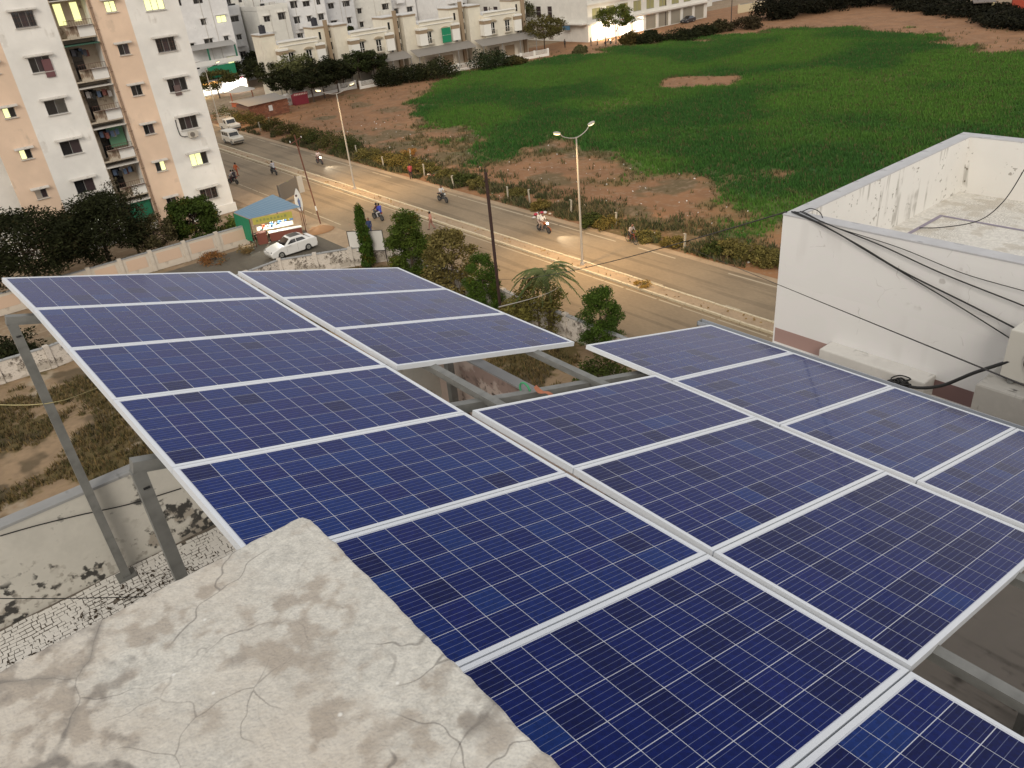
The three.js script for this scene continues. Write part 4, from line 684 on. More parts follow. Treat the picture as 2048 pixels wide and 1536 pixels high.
{
  const tones = [plaster([.74, .73, .73], .22, 512, 6, [.4, .38, .37]), plaster([.62, .62, .63], .3, 512, 6, [.3, .3, .3]), plaster([.7, .68, .63], .25, 512, 6, [.36, .33, .3])];
  // white shop building at the left with green board
  const L = slabHouse('shop_building', 'white building with grey awning and green board above lit shops', 55, 66.3, -172, 19.5, 12, tones[0], { floors: 5, cols: 3, bays: false, lit: .1 });
  part('awning', [quads([[V3(-5.2, 9.0, 2.6), V3(4.6, 9.0, 2.6), V3(4.6, 9.8, 0), V3(-5.2, 9.8, 0)]])], mat([.3, .29, .28], .8), L); part('green_post', [span(-1.6, -1.3, 6.0, 9, 2.2, 2.4), span(4.1, 4.4, 6.0, 9, 2.2, 2.4)], mat([.02, .14, .09], .8), L); part('balcony_front', [span(-5, 4.8, 5.9, 6.8, 2.3, 2.5)], M.white, L);
  part('green_board', [span(-2.6, 3.2, 3.4, 5.7, 2.55, 2.65)], mat([.012, .2, .1], .7), L); part('shop_canopy', [span(-7, 6.2, 3.0, 3.2, -.2, 3.4)], mat([.6, .57, .56], .8), L);
  const glow = new THREE.MeshStandardMaterial({ color: 0xffffff, emissive: lin(1, .93, .8), emissiveIntensity: 1.1 }), glowO = new THREE.MeshStandardMaterial({ color: lin(.7, .4, .15), emissive: lin(1, .5, .14), emissiveIntensity: 1.3 }), glowG = new THREE.MeshStandardMaterial({ color: lin(.5, .7, .5), emissive: lin(.3, 1, .4), emissiveIntensity: .8 });
  for (const [a, c, y0, y1, m] of [[-6.8, -4.2, .3, 2.8, glowG], [-3.8, 0, .3, 2.1, glow], [-3.8, 0, 2.1, 2.95, glowO], [.3, 5.6, .2, 2.4, glow]]) part('lit_shop_front', span(a, c, y0, y1, .3, .5), m, L);
  part('pink_fascia', span(.3, 5.9, 2.4, 2.95, .5, .7), mat([.5, .08, .18], .6), L);
  for (const [x, c] of [[56, [1, .8, .5]], [64, [1, .96, .88]]]) { const p = new THREE.PointLight(new THREE.Color(...c), 22, 45, 2); p.position.set(x - 60.65, 2.2, 2.2); p.castShadow = true; L.add(p); }
  // city blocks behind the houses
  const rows = [[47, 54.5, -190, 22, 'pale block'], [66.9, 73.5, -184, 14.5, 'narrow grey block'], [74, 81, -176, 14, 'white block with low roof'], [82, 91, -178, 15.5, 'white block with roof sheds'], [92, 100, -181, 14.5, 'plain white block'], [101, 112, -184, 15, 'wide white block'], [113, 121, -187, 14.5, 'small pale block'], [64, 74, -212, 21, 'tall grey block'], [76, 88, -215, 20, 'tall white block'], [90, 103, -216, 19, 'broad white block'], [105, 119, -218, 18, 'broad grey block'], [121, 133, -222, 17, 'far pale block'], [121.5, 128.6, -177, 13, 'pale low block'], [129.2, 135.8, -185, 13, 'pale grey low block'], [135, 152, -228, 18, 'distant white block'], [56, 66, -235, 27, 'tallest far block'], [70, 84, -246, 26, 'far high white block'], [88, 108, -250, 24, 'far long white block'], [112, 135, -255, 22, 'far long grey block']];
  const near = ['behind the green board building', 'between the shop building and the twin houses', 'directly behind the leftmost twin house', 'behind the second twin house', 'behind the gap of the second and third twin houses', 'behind the third twin house', 'behind the right end twin house', 'over the narrow grey block', 'over the low white block', 'over the plain white block', 'over the wide white block', 'over the small pale block', 'between the right end house and the tall tree', 'behind the tall tree at the top edge', 'above the shuttered wing at the top edge', 'at the top behind the shops', 'at the top behind the tall white block', 'at the top behind the broad white block', 'at the top behind the broad grey block'];
  rows.forEach(([a, c, z, h, n], i) => slabHouse('city_block', `${n} of flats ${near[i]}`, a, c, z, h, 12, tones[i % 3], { lit: .05 }));

  // commercial corner building with bright shops
  const cm = mat([1, 1, 1], .88, { map: plaster([.7, .67, .62], .15, 512, 8, [.42, .38, .33]) });
  const b = thing('commercial_building', 'long white corner building with shuttered bays and brightly lit shops', 'building', [137, 0, -141]);
  const FR = [], fw = []; for (let i = 0; i < 9; i++) { const a = 1 + i * 4.6; fw.push([a + .5, a + 3.3, 4.6, 6.9]); FR.push([a + .3, a + 4.0, .1, 3.3]); }
  part('front_wall', facade(0, 43, 0, 12.5, [...fw, ...FR, ...fw.map(([a, c, d, e]) => [a, c, d + 4, e + 4])], .3), cm, b);
  part('carcass', [span(0, 43, 0, 12.4, -12, -1.6), span(.3, 42.7, 3.7, 4.0, -1.6, -.3), span(.3, 42.7, 7.6, 7.9, -1.6, -.3)], cm, b); part('string_course', [span(-.3, 43.2, 3.65, 4.0, .002, .9), span(-.3, 43.2, 7.7, 8.0, .002, .5)], cm, b);
  const olive = mat([.3, .28, .13], .6), shut = mat([.28, .25, .2], .7);
  for (const [a, c, d, e] of fw) for (const y of [0, 4]) { const f = part('window', [span(a, c, d + y, d + y + .1, -.2, -.1), span((a + c) / 2 - .04, (a + c) / 2 + .04, d + y + .1, e + y, -.2, -.1)], M.frameW, b); part('pane', span(a, c, d + y + .1, e + y, -.17, -.16), olive, f); }
  FR.forEach(([a, c, d, e], i) => { const s = part('shop_bay', [span(a, c, d, e, -.22, -.16)], i < 4 ? glow : shut, b); if (i >= 4) for (let q = 0; q < 8; q++) part('shutter_slat', box(c - a, .06, .03, (a + c) / 2, d + .1 + q * .4, -.145), shut, s); });
  part('red_sign', [span(9.8, 14.6, 3.0, 3.6, .5, .7)], mat([.5, .08, .04], .6), b); part('white_awning', quads([[V3(6.8, 2.9, 3.2), V3(15.6, 2.9, 3.2), V3(15.6, 3.6, .1), V3(6.8, 3.6, .1)]]), mat([.72, .68, .6], .8), b);
  for (const x of [4, 12]) { const p = new THREE.PointLight(new THREE.Color(1, .84, .58), 80, 60, 2); p.position.set(x, 2.6, 1.9); p.castShadow = true; b.add(p); }
  // its side wing, along the cross street
  const sw = [], sb = []; for (let i = 0; i < 11; i++) { const a = -48 + i * 4.2; sw.push([a + .7, a + 2.6, 5.2, 7.6]); sb.push([a + .5, a + 3.4, .2, 3.4]); }
  const ry = g => g.rotateY(-Math.PI / 2);
  part('side_wall', ry(facade(-50, -.1, 0, 12.5, [...sw, ...sb], .3)).translate(-.002, 0, 0), cm, b);
  part('side_carcass', [span(1.2, 12, 0, 12.4, -50, -12.1), span(.3, 1.2, 3.8, 4.1, -50, -.4), span(.3, 1.2, 8.2, 8.4, -50, -.4)], cm, b); part('side_course', [span(-1.4, -.004, 3.8, 4.1, -50, -.2)], cm, b);
  for (const [a, c, d, e] of sw) { const f = part('side_window', ry(span(a, c, (d + e) / 2 - .05, (d + e) / 2 + .05, -.2, -.1)), M.frameW, b); part('pane', ry(span(a, c, d, e, -.24, -.22)), M.glassBrown, f); }
  for (const [a, c, d, e] of sb) part('shutter', ry(span(a, c, d, e, -.24, -.2)), mat([.33, .29, .25], .75), b);
  part('blue_sign', box(.12, .9, 2.4, -1.2, 2.7, -6), mat([.07, .16, .26], .6), b);
  // gatehouse and wall further right
  const gh = slabHouse('gate_house', 'small pale gate house at the far end of the lit street', 178, 186, -150, 7, 7, tones[2], { floors: 2, bays: false });
  slabHouse('far_house', 'cream house beyond the pale compound wall at the top of the picture', 190, 204, -158, 8, 9, tones[2], { floors: 2 });
  slabHouse('far_house', 'dim white house at the top edge right of the pale compound wall', 208, 224, -165, 9, 9, tones[1], { floors: 2 });
  boundaryWall('far_wall', 'pale yellow compound wall at the far end of the street', [[188, -137], [215, -133]], 2.0, mat([.62, .53, .36], .9), 5);
  // lit stall and red shed at the far right corner
  const st = thing('far_stall', 'lit market stall strip at the top right corner beyond the field', 'stall', G(1975, 20).toArray(), .45); part('stall_front', [box(22, 2.2, .3, 0, .2, 0)], mat([.4, .35, .2], .8), st); part('lit_strip', [box(20, .5, .1, 0, 2.0, .25)], new THREE.MeshStandardMaterial({ color: lin(.8, .7, .4), emissive: lin(1, .8, .4), emissiveIntensity: .8 }), st); part('roof', box(23, .15, 4, 0, 2.6, -1.5), tin2(), st);
  const rs = thing('red_shed', 'small bright red shed at the top right corner beyond the field', 'shed', G(2040, 22).toArray(), .4); part('walls', bevelBox(5.5, 3, 3.5, .05), mat([.34, .05, .025], .8), rs); part('roof', box(6, .12, 4, 0, 3.05, 0), tin2(), rs);
  function tin2() { return mat([.16, .13, .11], .8); }
}
// brick hut, orange stall and fire-red kiosk near the street corner
{
  const brick = thing('brick_hut', 'low red brick hut with grey tin roof behind the road bushes', 'hut', [54.5, 0, -136.6], .1), bm = [mat([.26, .1, .055], .9), mat([.21, .085, .05], .9), mat([.3, .13, .075], .9)];
  part('wall_core', box(7.4, 2.35, 4.4), mat([.2, .11, .075], .95), brick);
  for (let k = 0; k < 9; k++) for (let i = 0; i < 14; i++) part('brick_course', box(.5, .235, .06, -3.55 + i * .53 + (k % 2) * .2, .03 + k * .26, 2.22), bm[Math.floor(hash(i, k) * 3)], brick);
  part('roof', quads([[V3(-4, 2.4, 2.7), V3(4, 2.4, 2.7), V3(4, 2.9, -2.6), V3(-4, 2.9, -2.6)]]), mat([.22, .2, .18], .8), brick); part('window', box(.7, .9, .08, .2, .9, 2.25), M.white, brick);
  const os = thing('orange_stall', 'orange fruit stall with white table near the street corner', 'stall', [57.5, 0, -152], .2); part('counter', box(5, .9, 1.6), mat([.45, .12, .05], .8), os); part('table', box(5.6, .08, 2.0, 0, .9, 0), mat([.6, .5, .4], .8), os); for (const s of [-2.3, 2.3]) part('post', box(.15, 2.6, .15, s, 0, -.6), mat([.4, .12, .06], .8), os); part('umbrella', new THREE.ConeGeometry(2.6, .9, 10, 1, true).translate(0, 3.0, -.4), mat([.42, .4, .37], .9), os);
  const rk = thing('red_kiosk', 'red kiosk with pale lettering strip half hidden in the bushes', 'kiosk', G(602, 208), -.1); part('body', bevelBox(2.6, 1.7, 1.6, .04), mat([.2, .015, .03], .7), rk); part('fascia', box(2.7, .45, .1, 0, 1.6, .8), mat([.3, .07, .075], .7), rk); for (let i = 0; i < 8; i++) part('letter', box(.16, .24, .03, -1.1 + i * .31, 1.7, .87), mat([.65, .55, .5], .7), rk);
  for (const [px, py] of [[553, 212], [578, 210]]) { const d = thing('round_tank', `pale round tank on its side beside the red kiosk, ${px < 560 ? 'left' : 'right'} one`, 'tank', G(px, py)); part('drum', new THREE.CylinderGeometry(.95, .95, 1.5, 18).rotateX(Math.PI / 2).translate(0, .95, 0), mat([.4, .38, .35], .7), d); part('hub', new THREE.CylinderGeometry(.3, .3, 1.6, 12).rotateX(Math.PI / 2).translate(0, .95, 0), mat([.2, .19, .18], .7), d); }
}

// ---------------------------------------------------------------- vegetation
const leafM = new THREE.MeshPhysicalMaterial({ vertexColors: true, roughness: .9, specularIntensity: .25, side: THREE.DoubleSide });
const bark = mat([1, 1, 1], .95, { map: tex(128, 256, (u, v) => { const n = fbm(u * 12, v * 3, 4, 12, 3), k = .6 + .8 * n; return [.1 * k, .07 * k, .05 * k]; }, [.6, 1.2]) });
// crown: clumps of leaf faces; clumps is a list of [centre, radii]; every leaf gets its own tint
function crownGeo(clumps, perClump, leaf, tint, tint2, droop = 0, aspect = .5) {
  const P = [], C = [], N = [];
  for (const [c, r] of clumps) {
    const hue = rnd(), dry = rnd() < .12;
    for (let i = 0; i < perClump; i++) {
      let a = rr(-1, 1), t = rr(0, 6.283), s = Math.sqrt(1 - a * a), R = Math.pow(rnd(), .42);
      const d = V3(s * Math.cos(t), a, s * Math.sin(t)), p = V3(c.x + d.x * r.x * R, c.y + d.y * r.y * R, c.z + d.z * r.z * R);
      const ax = V3(rr(-1, 1), rr(-.6, .6) - droop, rr(-1, 1)).normalize(), b = V3(rr(-1, 1), rr(-1, 1), rr(-1, 1)).cross(ax).normalize(), L = leaf * rr(.6, 1.4), w = L * aspect;
      const q = [p.clone().addScaledVector(ax, -L), p.clone().addScaledVector(b, w), p.clone().addScaledVector(ax, L), p.clone().addScaledVector(b, -w)];
      const n = ax.clone().cross(b).normalize(), k = rr(.65, 1.35); const col = mixc(tint, tint2, clamp(hue * .7 + rnd() * .3)).map((v, q) => v * k * [1.4, 1.35, .95][q]); if (dry && rnd() < .4) { col[0] = col[1] * 1.15; }
      for (const j of [0, 1, 2, 0, 2, 3]) { P.push(q[j].x, q[j].y, q[j].z); N.push(n.x, n.y, n.z); C.push(...col); }
    }
  }
  const g = new THREE.BufferGeometry(); g.setAttribute('position', new THREE.Float32BufferAttribute(P, 3)); g.setAttribute('color', new THREE.Float32BufferAttribute(C, 3)); g.computeVertexNormals(); return g;
}
function limbs(h, r, list) {                                     // tapered trunk with limbs to the clump centres
  const g = [tube([V3(0, -.05, 0), V3(r * .4, h * .35, -r * .3), V3(-r * .3, h * .7, r * .3), V3(0, h, 0)], r, 10, 7)];
  const p = g[0].attributes.position, mid = V3(); for (let i = 0; i < p.count; i++) { const t = clamp(p.getY(i) / h), k = 1 - .55 * t; p.setX(i, p.getX(i) * k); p.setZ(i, p.getZ(i) * k); }
  for (const c of list) { const a = V3(0, h * rr(.45, .98), 0); g.push(tube([a, a.clone().lerp(c, .5).add(V3(rr(-.2, .2), rr(0, .25), rr(-.2, .2))), c], r * .24, 6, 5)); }
  return g;
}
// shape: function returning clumps; o: {h, r, n, per, leaf, tint, tint2, trunk, kind}
function plant(name, label, category, pos, o, group) {
  const g = thing(name, label, category, pos, rr(0, 6.28), group), cl = [], k = o.kind ?? 'round', h = o.h, r = o.r;
  for (let i = 0; i < o.n; i++) {
    const u = rnd(), t = rr(0, 6.283);
    if (k === 'cone') { const y = h * mix(.1, .97, Math.pow(u, .8)), R = r * Math.pow(1 - (y / h), .75) * (y < h * .2 ? .8 : 1) * 1.25; const q = R * Math.sqrt(rr(.3, 1)) * .8; cl.push([V3(q * Math.cos(t), y, q * Math.sin(t)), V3(.3 * r + .1 * R, h * .07, .3 * r + .1 * R)]); }
    else if (k === 'column') { const y = h * mix(.06, .97, u), R = r * (1 - Math.pow(y / h, 2.4)) * .75; cl.push([V3(R * .6 * Math.cos(t), y, R * .6 * Math.sin(t)), V3(r * .45, h * .06, r * .45)]); }
    else if (k === 'egg') { const y = h * mix(.1, .97, u), f = Math.sqrt(clamp(1 - Math.pow((y / h - .38) / .62, 2))), R = r * f * Math.sqrt(rr(.15, 1)) * .82; cl.push([V3(R * Math.cos(t), y, R * Math.sin(t)), V3(r * .26, h * .075, r * .26)]); }
    else if (k === 'bush') { const R = r * Math.sqrt(u) * .85, y = h * rr(.12, .78) * (1 - .55 * R / r); cl.push([V3(R * Math.cos(t), y, R * Math.sin(t)), V3(r * .3, h * .2, r * .3)]); }
    else { const a = Math.acos(rr(-.75, 1)), R = Math.cbrt(rr(.25, 1)), y = h - o.ry + o.ry * R * Math.cos(a) * .86; cl.push([V3(r * R * Math.sin(a) * Math.cos(t) * .86, y, r * R * Math.sin(a) * Math.sin(t) * .86), V3(r * .24, o.ry * .2, r * .24)]); }
  }
  if (o.trunk !== 0) part('trunk', limbs(o.th ?? h * .6, o.trunk ?? .12, cl.slice(0, o.limbs ?? 5).map(c => c[0])), bark, g); else part('stem', [...Array(5)].map((_, i) => bar(V3(0, 0, 0), cl[i % cl.length][0], .03, 5, .012)), bark, g);
  part(category === 'tree' ? 'crown' : 'foliage', crownGeo(cl, o.per, o.leaf, o.tint, o.tint2 ?? o.tint.map(v => v * 1.5), o.droop ?? 0, o.aspect ?? .5), leafM, g);
  return g;
}
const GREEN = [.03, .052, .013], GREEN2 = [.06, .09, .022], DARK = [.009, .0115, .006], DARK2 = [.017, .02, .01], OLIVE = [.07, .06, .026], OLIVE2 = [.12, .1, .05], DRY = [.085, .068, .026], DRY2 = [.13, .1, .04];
// trees along the near wall, left to right
plant('ashoka_tree', 'tall slender dark green tree standing in front of the white hoarding', 'tree', [28.3, 0, -56.3], { kind: 'column', h: 5.5, r: .75, n: 80, per: 110, leaf: .12, tint: [.022, .045, .01], tint2: [.04, .07, .014], trunk: .1, droop: .8, aspect: .3 });
plant('bushy_tree', 'dense feathery green tree right of the white hoarding', 'tree', [29.4, 0, -51.0], { kind: 'egg', h: 5.5, r: 2.05, n: 120, per: 170, leaf: .1, tint: [.026, .045, .01], tint2: [.06, .085, .02], trunk: .14, aspect: .35 });
plant('grey_leaf_tree', 'sparse grey-olive tree with pale leaves next to the dense feathery one', 'tree', [29.5, 0, -45.6], { kind: 'egg', h: 5.1, r: 2.5, n: 70, per: 95, leaf: .12, tint: OLIVE, tint2: OLIVE2, trunk: .1, limbs: 16 });
plant('small_conifer', 'narrow green conifer like tree left of the palm', 'tree', [29.0, 0, -41.2], { kind: 'egg', h: 4.4, r: 1.6, n: 90, per: 170, leaf: .08, tint: [.024, .045, .01], tint2: [.05, .085, .018], trunk: .09, aspect: .3 });
plant('small_conifer', 'broad green conifer like tree at the right edge of the gap in the panels', 'tree', [30.4, 0, -31.2], { kind: 'egg', h: 4.2, r: 1.6, n: 95, per: 180, leaf: .08, tint: [.022, .042, .01], tint2: [.05, .085, .018], trunk: .1, aspect: .3 });
plant('understory_tree', 'loose olive shrub tree growing round the palm trunk', 'tree', [29.6, 0, -36.2], { kind: 'egg', h: 3.7, r: 2.3, n: 60, per: 80, leaf: .1, tint: OLIVE, tint2: [.1, .095, .035], trunk: .08, limbs: 14 });
plant('garden_shrub', 'low olive shrub against the boundary wall left of the palm', 'shrub', [29.2, 0, -38.6], { kind: 'bush', h: 2.2, r: 1.2, n: 24, per: 60, leaf: .09, tint: OLIVE, tint2: OLIVE2, trunk: 0 });
plant('garden_shrub', 'dark twiggy shrub at the foot of the feathery tree', 'shrub', [28.9, 0, -48.4], { kind: 'bush', h: 2.0, r: 1.1, n: 22, per: 60, leaf: .08, tint: [.04, .04, .016], tint2: OLIVE, trunk: 0 });
plant('garden_shrub', 'dark undergrowth shrub below the gap in the panels', 'shrub', [27.6, 0, -28.4], { kind: 'bush', h: 1.6, r: 2.0, n: 30, per: 70, leaf: .09, tint: [.02, .03, .01], tint2: [.04, .05, .014], trunk: 0 });
{ // palm
  const g = thing('palm_tree', 'young palm with arching fronds among the bushes by the wall', 'tree', [30.0, 0, -35.6]), H = 4.1;
  part('trunk', [tube([V3(0, -.05, 0), V3(.08, H * .4, .04), V3(.02, H * .75, 0), V3(0, H, 0)], .13, 14, 8), ...[...Array(14).keys()].map(k => new THREE.TorusGeometry(.125, .018, 4, 10).rotateX(Math.PI / 2).translate(.05, .3 + k * .24, .01))], bark, g);
  for (let k = 0; k < 22; k++) {
    const a = k * 2.4, el = rr(.25, 1.25), L = rr(2.2, 2.9), dir = V3(Math.cos(a), 0, Math.sin(a)), P = t => dir.clone().multiplyScalar(L * t * Math.cos(el * (1 - .4 * t))).add(V3(0, H + L * t * Math.sin(el) - 1.15 * L * t * t * .8, 0)), side = V3(-dir.z, 0, dir.x), Q = [], c0 = [];
    for (let i = 2; i < 26; i++) for (const s of [-1, 1]) { const t = i / 26, b = P(t), w = .5 * Math.sin(Math.PI * Math.min(1, t * .85 + .12)), tip = b.clone().addScaledVector(side, s * w * .7).addScaledVector(dir, w * .6).add(V3(0, -.22 * w - rr(0, .12), 0)), e = dir.clone().multiplyScalar(.045); Q.push([b.clone().sub(e), b.clone().add(e), tip.clone().addScaledVector(e, .3), tip.clone().addScaledVector(e, -.3)]); }
    part('frond', [quads(Q), tube([P(0), P(.3), P(.65), P(1)], .016, 8, 4)], mat(pick([[.075, .105, .022], [.095, .115, .03], [.055, .085, .018]]), .8), g);
  }
}
// trees below the tower
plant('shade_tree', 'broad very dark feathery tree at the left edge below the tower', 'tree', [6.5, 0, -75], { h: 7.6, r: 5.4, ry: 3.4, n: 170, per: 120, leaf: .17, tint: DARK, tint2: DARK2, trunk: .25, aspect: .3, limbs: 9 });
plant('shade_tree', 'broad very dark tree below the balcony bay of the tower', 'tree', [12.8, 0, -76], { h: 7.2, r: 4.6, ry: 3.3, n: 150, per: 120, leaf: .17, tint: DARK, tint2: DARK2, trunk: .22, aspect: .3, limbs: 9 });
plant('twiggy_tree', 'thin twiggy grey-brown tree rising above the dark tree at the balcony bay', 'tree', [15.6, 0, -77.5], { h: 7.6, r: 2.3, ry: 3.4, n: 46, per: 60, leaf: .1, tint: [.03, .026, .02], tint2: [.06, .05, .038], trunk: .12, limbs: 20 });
plant('dusty_tree', 'dusty grey-brown small leaved tree at the right of the dark trees', 'tree', [16.8, 0, -74.6], { h: 4.6, r: 2.3, ry: 2.2, n: 50, per: 90, leaf: .1, tint: [.035, .032, .02], tint2: [.06, .052, .034], trunk: .12, limbs: 12 });
plant('round_tree', 'compact rounded dark green tree at the foot of the tower', 'tree', [20.7, 0, -75.4], { h: 5.0, r: 2.75, ry: 2.25, n: 100, per: 150, leaf: .12, tint: [.02, .034, .009], tint2: [.035, .055, .013], trunk: .18, limbs: 8 });
plant('garden_shrub', 'light green shrub between the round tree and the green tarpaulin', 'shrub', [24.2, 0, -75.2], { kind: 'bush', h: 2.9, r: 1.5, n: 34, per: 90, leaf: .1, tint: [.04, .06, .015], tint2: [.08, .1, .03], trunk: 0 });
plant('garden_shrub', 'dark reddish shrub at the end of the compound wall', 'shrub', [22.8, 0, -73.2], { kind: 'bush', h: 1.9, r: 1.3, n: 26, per: 80, leaf: .09, tint: [.035, .03, .012], tint2: [.06, .05, .02], trunk: 0 });
plant('dry_shrub', 'rust brown dry scrub along the foot of the compound wall', 'shrub', [20.2, 0, -70.2], { kind: 'bush', h: .8, r: 1.8, n: 26, per: 60, leaf: .07, tint: [.13, .05, .025], tint2: [.17, .09, .045], trunk: 0 });
plant('dry_shrub', 'thin dry twigs beside the front of the white car', 'shrub', [22.9, 0, -69.5], { kind: 'bush', h: 1.4, r: .9, n: 16, per: 40, leaf: .06, tint: [.12, .08, .04], tint2: [.16, .11, .06], trunk: 0 });
plant('garden_shrub', 'dark green shrub at the left edge beneath the panels', 'shrub', [1.2, 0, -62.5], { kind: 'bush', h: 2.4, r: 3.2, n: 40, per: 90, leaf: .12, tint: DARK, tint2: DARK2, trunk: 0 });

// scrub along the far edge of the road, from the jeeps towards the white building
{
  const L = [[462, 240, 4.2, 3.0, 0], [492, 246, 2.6, 2.2, 2], [520, 250, 2.2, 2.0, 2], [548, 258, 2.2, 2.0, 1], [575, 268, 2.4, 2.2, 1], [605, 278, 2.3, 2.2, 2], [640, 285, 2.9, 2.6, 0], [668, 298, 3.0, 2.4, 1], [697, 306, 3.2, 2.2, 0], [735, 318, 1.9, 1.9, 2], [775, 326, 2.0, 2.0, 3], [805, 333, 2.2, 1.9, 3], [833, 340, 1.7, 1.6, 3], [862, 345, 1.4, 1.5, 2], [895, 356, 1.3, 1.5, 2], [930, 366, 1.5, 1.6, 0], [958, 374, 1.3, 1.4, 2], [1030, 392, 1.0, 1.4, 2], [1082, 418, 1.2, 1.1, 3], [1188, 452, 1.5, 1.4, 0], [1215, 455, 1.3, 1.3, 3], [1290, 478, .9, 1.3, 2], [1345, 490, .8, 1.2, 3], [1425, 512, 1.6, .9, 0], [1455, 510, 1.7, 1.3, 2], [1495, 514, 1.5, 1.4, 2], [1535, 528, 1.5, 1.3, 2]];
  const T = [[[.024, .034, .013], [.05, .06, .022]], [[.045, .046, .02], [.08, .07, .03]], [[.07, .066, .026], [.12, .1, .045]], [DRY, DRY2]];
  L.forEach(([px, py, h, r, t], i) => plant('roadside_bush', `scrubby ${['dark green', 'grey green', 'olive', 'dry yellowish'][t]} bush on the field side of the road, ${ORD[i]} from the jeeps`, 'bush', G(px, py), { kind: 'bush', h, r, n: 30, per: 70, leaf: .1, tint: T[t][0], tint2: T[t][1], trunk: 0 }, 'bushes between road and field'));
  plant('dry_bush', 'bright orange dry bush on the field edge above the red shirted person', 'bush', G(818, 312), { kind: 'bush', h: 1.5, r: 1.1, n: 22, per: 60, leaf: .08, tint: [.24, .12, .04], tint2: [.34, .17, .07], trunk: 0 });
  plant('dry_bush', 'dry straw coloured tuft growing on the road median at the right', 'bush', [39.4, .05, -36.0], { kind: 'bush', h: .6, r: .75, n: 16, per: 60, leaf: .09, tint: [.2, .12, .04], tint2: [.3, .19, .06], trunk: 0, aspect: .15 });
  // far trees and bushes between the field and the houses
  const far = [[560, 190, 6.0, 3.6, 'tree', 'dark tree left of the grey-green willow like tree', DARK, [.03, .034, .016]], [604, 192, 7.2, 3.4, 'tree', 'grey-green feathery tree in front of the leftmost twin house', [.05, .056, .03], [.1, .105, .06]], [650, 196, 6.6, 3.6, 'tree', 'dark round tree behind the double street lamp', DARK, DARK2], [722, 172, 6.2, 3.0, 'tree', 'dark bushy tree below the second twin house', DARK, [.03, .04, .018]], [752, 166, 5.6, 3.0, 'tree', 'dark bushy tree with lights beneath it', DARK, [.03, .04, .018]], [690, 176, 4.6, 2.6, 'tree', 'small dark tree in front of the second twin house', DARK, DARK2], [716, 150, 8.6, 1.9, 'tree', 'pointed dark tree in front of the second twin house', [.016, .022, .01], [.03, .036, .016]], [830, 160, 4.2, 4.0, 'bush', 'low dark bush left of the two white fence posts', DARK, DARK2], [880, 156, 4.8, 4.6, 'bush', 'wide low dark bush in front of the white fence', DARK, [.03, .034, .018]], [985, 136, 5.2, 5.6, 'bush', 'broadest dark bush at the tip of the field', [.013, .02, .011], [.022, .03, .016]], [885, 118, 5.4, 2.6, 'tree', 'round green tree in front of the third twin house porch', [.02, .028, .013], [.035, .042, .02]], [1090, 104, 6.8, 5.0, 'tree', 'broad brown-green tree right of the maroon car', [.045, .042, .018], [.075, .066, .028]], [1052, 82, 8.2, 4.2, 'tree', 'thin tree with bare stems behind the broad brown tree', [.035, .04, .025], [.06, .06, .035]], [1042, 45, 11, 5.2, 'tree', 'tall dark green tree at the top edge between houses and shops', [.014, .022, .014], [.024, .034, .02]], [1232, 88, 7.4, 3.9, 'tree', 'leafy green tree in front of the brightly lit shops', [.04, .055, .014], [.08, .09, .022]], [1262, 88, 3.8, 3.0, 'bush', 'brown bush right of the tree at the lit shops', [.04, .03, .014], [.065, .05, .022]], [1306, 86, 2.8, 4.2, 'bush', 'low dark bush right of the lit shops', DARK, DARK2], [1358, 80, 3.0, 4.6, 'bush', 'wide low dark bush in front of the parked white cars', DARK, DARK2], [1405, 72, 3.2, 3.4, 'bush', 'dark bush at the right of the parked cars', DARK, DARK2], [1440, 64, 3.2, 3.0, 'bush', 'small brown-black bush by the thin pole', [.02, .02, .012], [.035, .03, .02]], [1492, 58, 3.8, 4.0, 'bush', 'reddish dark bush before the pale far wall', [.02, .016, .012], [.036, .028, .02]], [1160, 106, 2.0, 1.8, 'bush', 'small pale green bush at the field corner', [.05, .05, .03], [.08, .08, .05]], [1300, 70, 1.6, 1.6, 'bush', 'tiny dark bush by the lit street', DARK, DARK2], [1030, 130, 2.4, 2.6, 'bush', 'small brown bush under the broad brown tree', [.04, .034, .016], [.06, .05, .024]], [535, 165, 6.5, 3.8, 'tree', 'very dark tree between the shop building and the leftmost house', [.01, .014, .008], [.018, .022, .012]], [500, 178, 5.5, 3.0, 'tree', 'dark tree right of the lit shop fronts', [.012, .016, .009], [.022, .026, .014]], [578, 202, 5.2, 3.2, 'tree', 'low dark tree left of the red kiosk', DARK, DARK2], [628, 204, 5.4, 3.4, 'tree', 'low dark tree right of the red kiosk', DARK, DARK2], [678, 188, 5.6, 3.4, 'tree', 'dark spreading tree right of the double street lamp head', DARK, DARK2], [782, 170, 4.8, 3.2, 'bush', 'tall dark bush left of the low dark bush row', DARK, DARK2], [440, 196, 5.0, 4.4, 'tree', 'olive tree in front of the lit shop fronts', [.036, .036, .015], [.06, .056, .024]]];
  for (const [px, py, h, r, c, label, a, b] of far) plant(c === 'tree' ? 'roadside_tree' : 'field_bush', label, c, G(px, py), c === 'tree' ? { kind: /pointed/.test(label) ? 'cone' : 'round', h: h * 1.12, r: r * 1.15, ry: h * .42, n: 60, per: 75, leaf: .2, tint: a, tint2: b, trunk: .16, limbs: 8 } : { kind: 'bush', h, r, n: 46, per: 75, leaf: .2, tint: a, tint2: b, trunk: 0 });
  // dark hedge of trees along the far right border of the field
  const hedge = [[1545, 44], [1590, 36], [1640, 28], [1690, 20], [1735, 12], [1800, 16], [1850, 24], [1905, 32], [1960, 40], [2010, 50], [2050, 58], [2100, 66]];
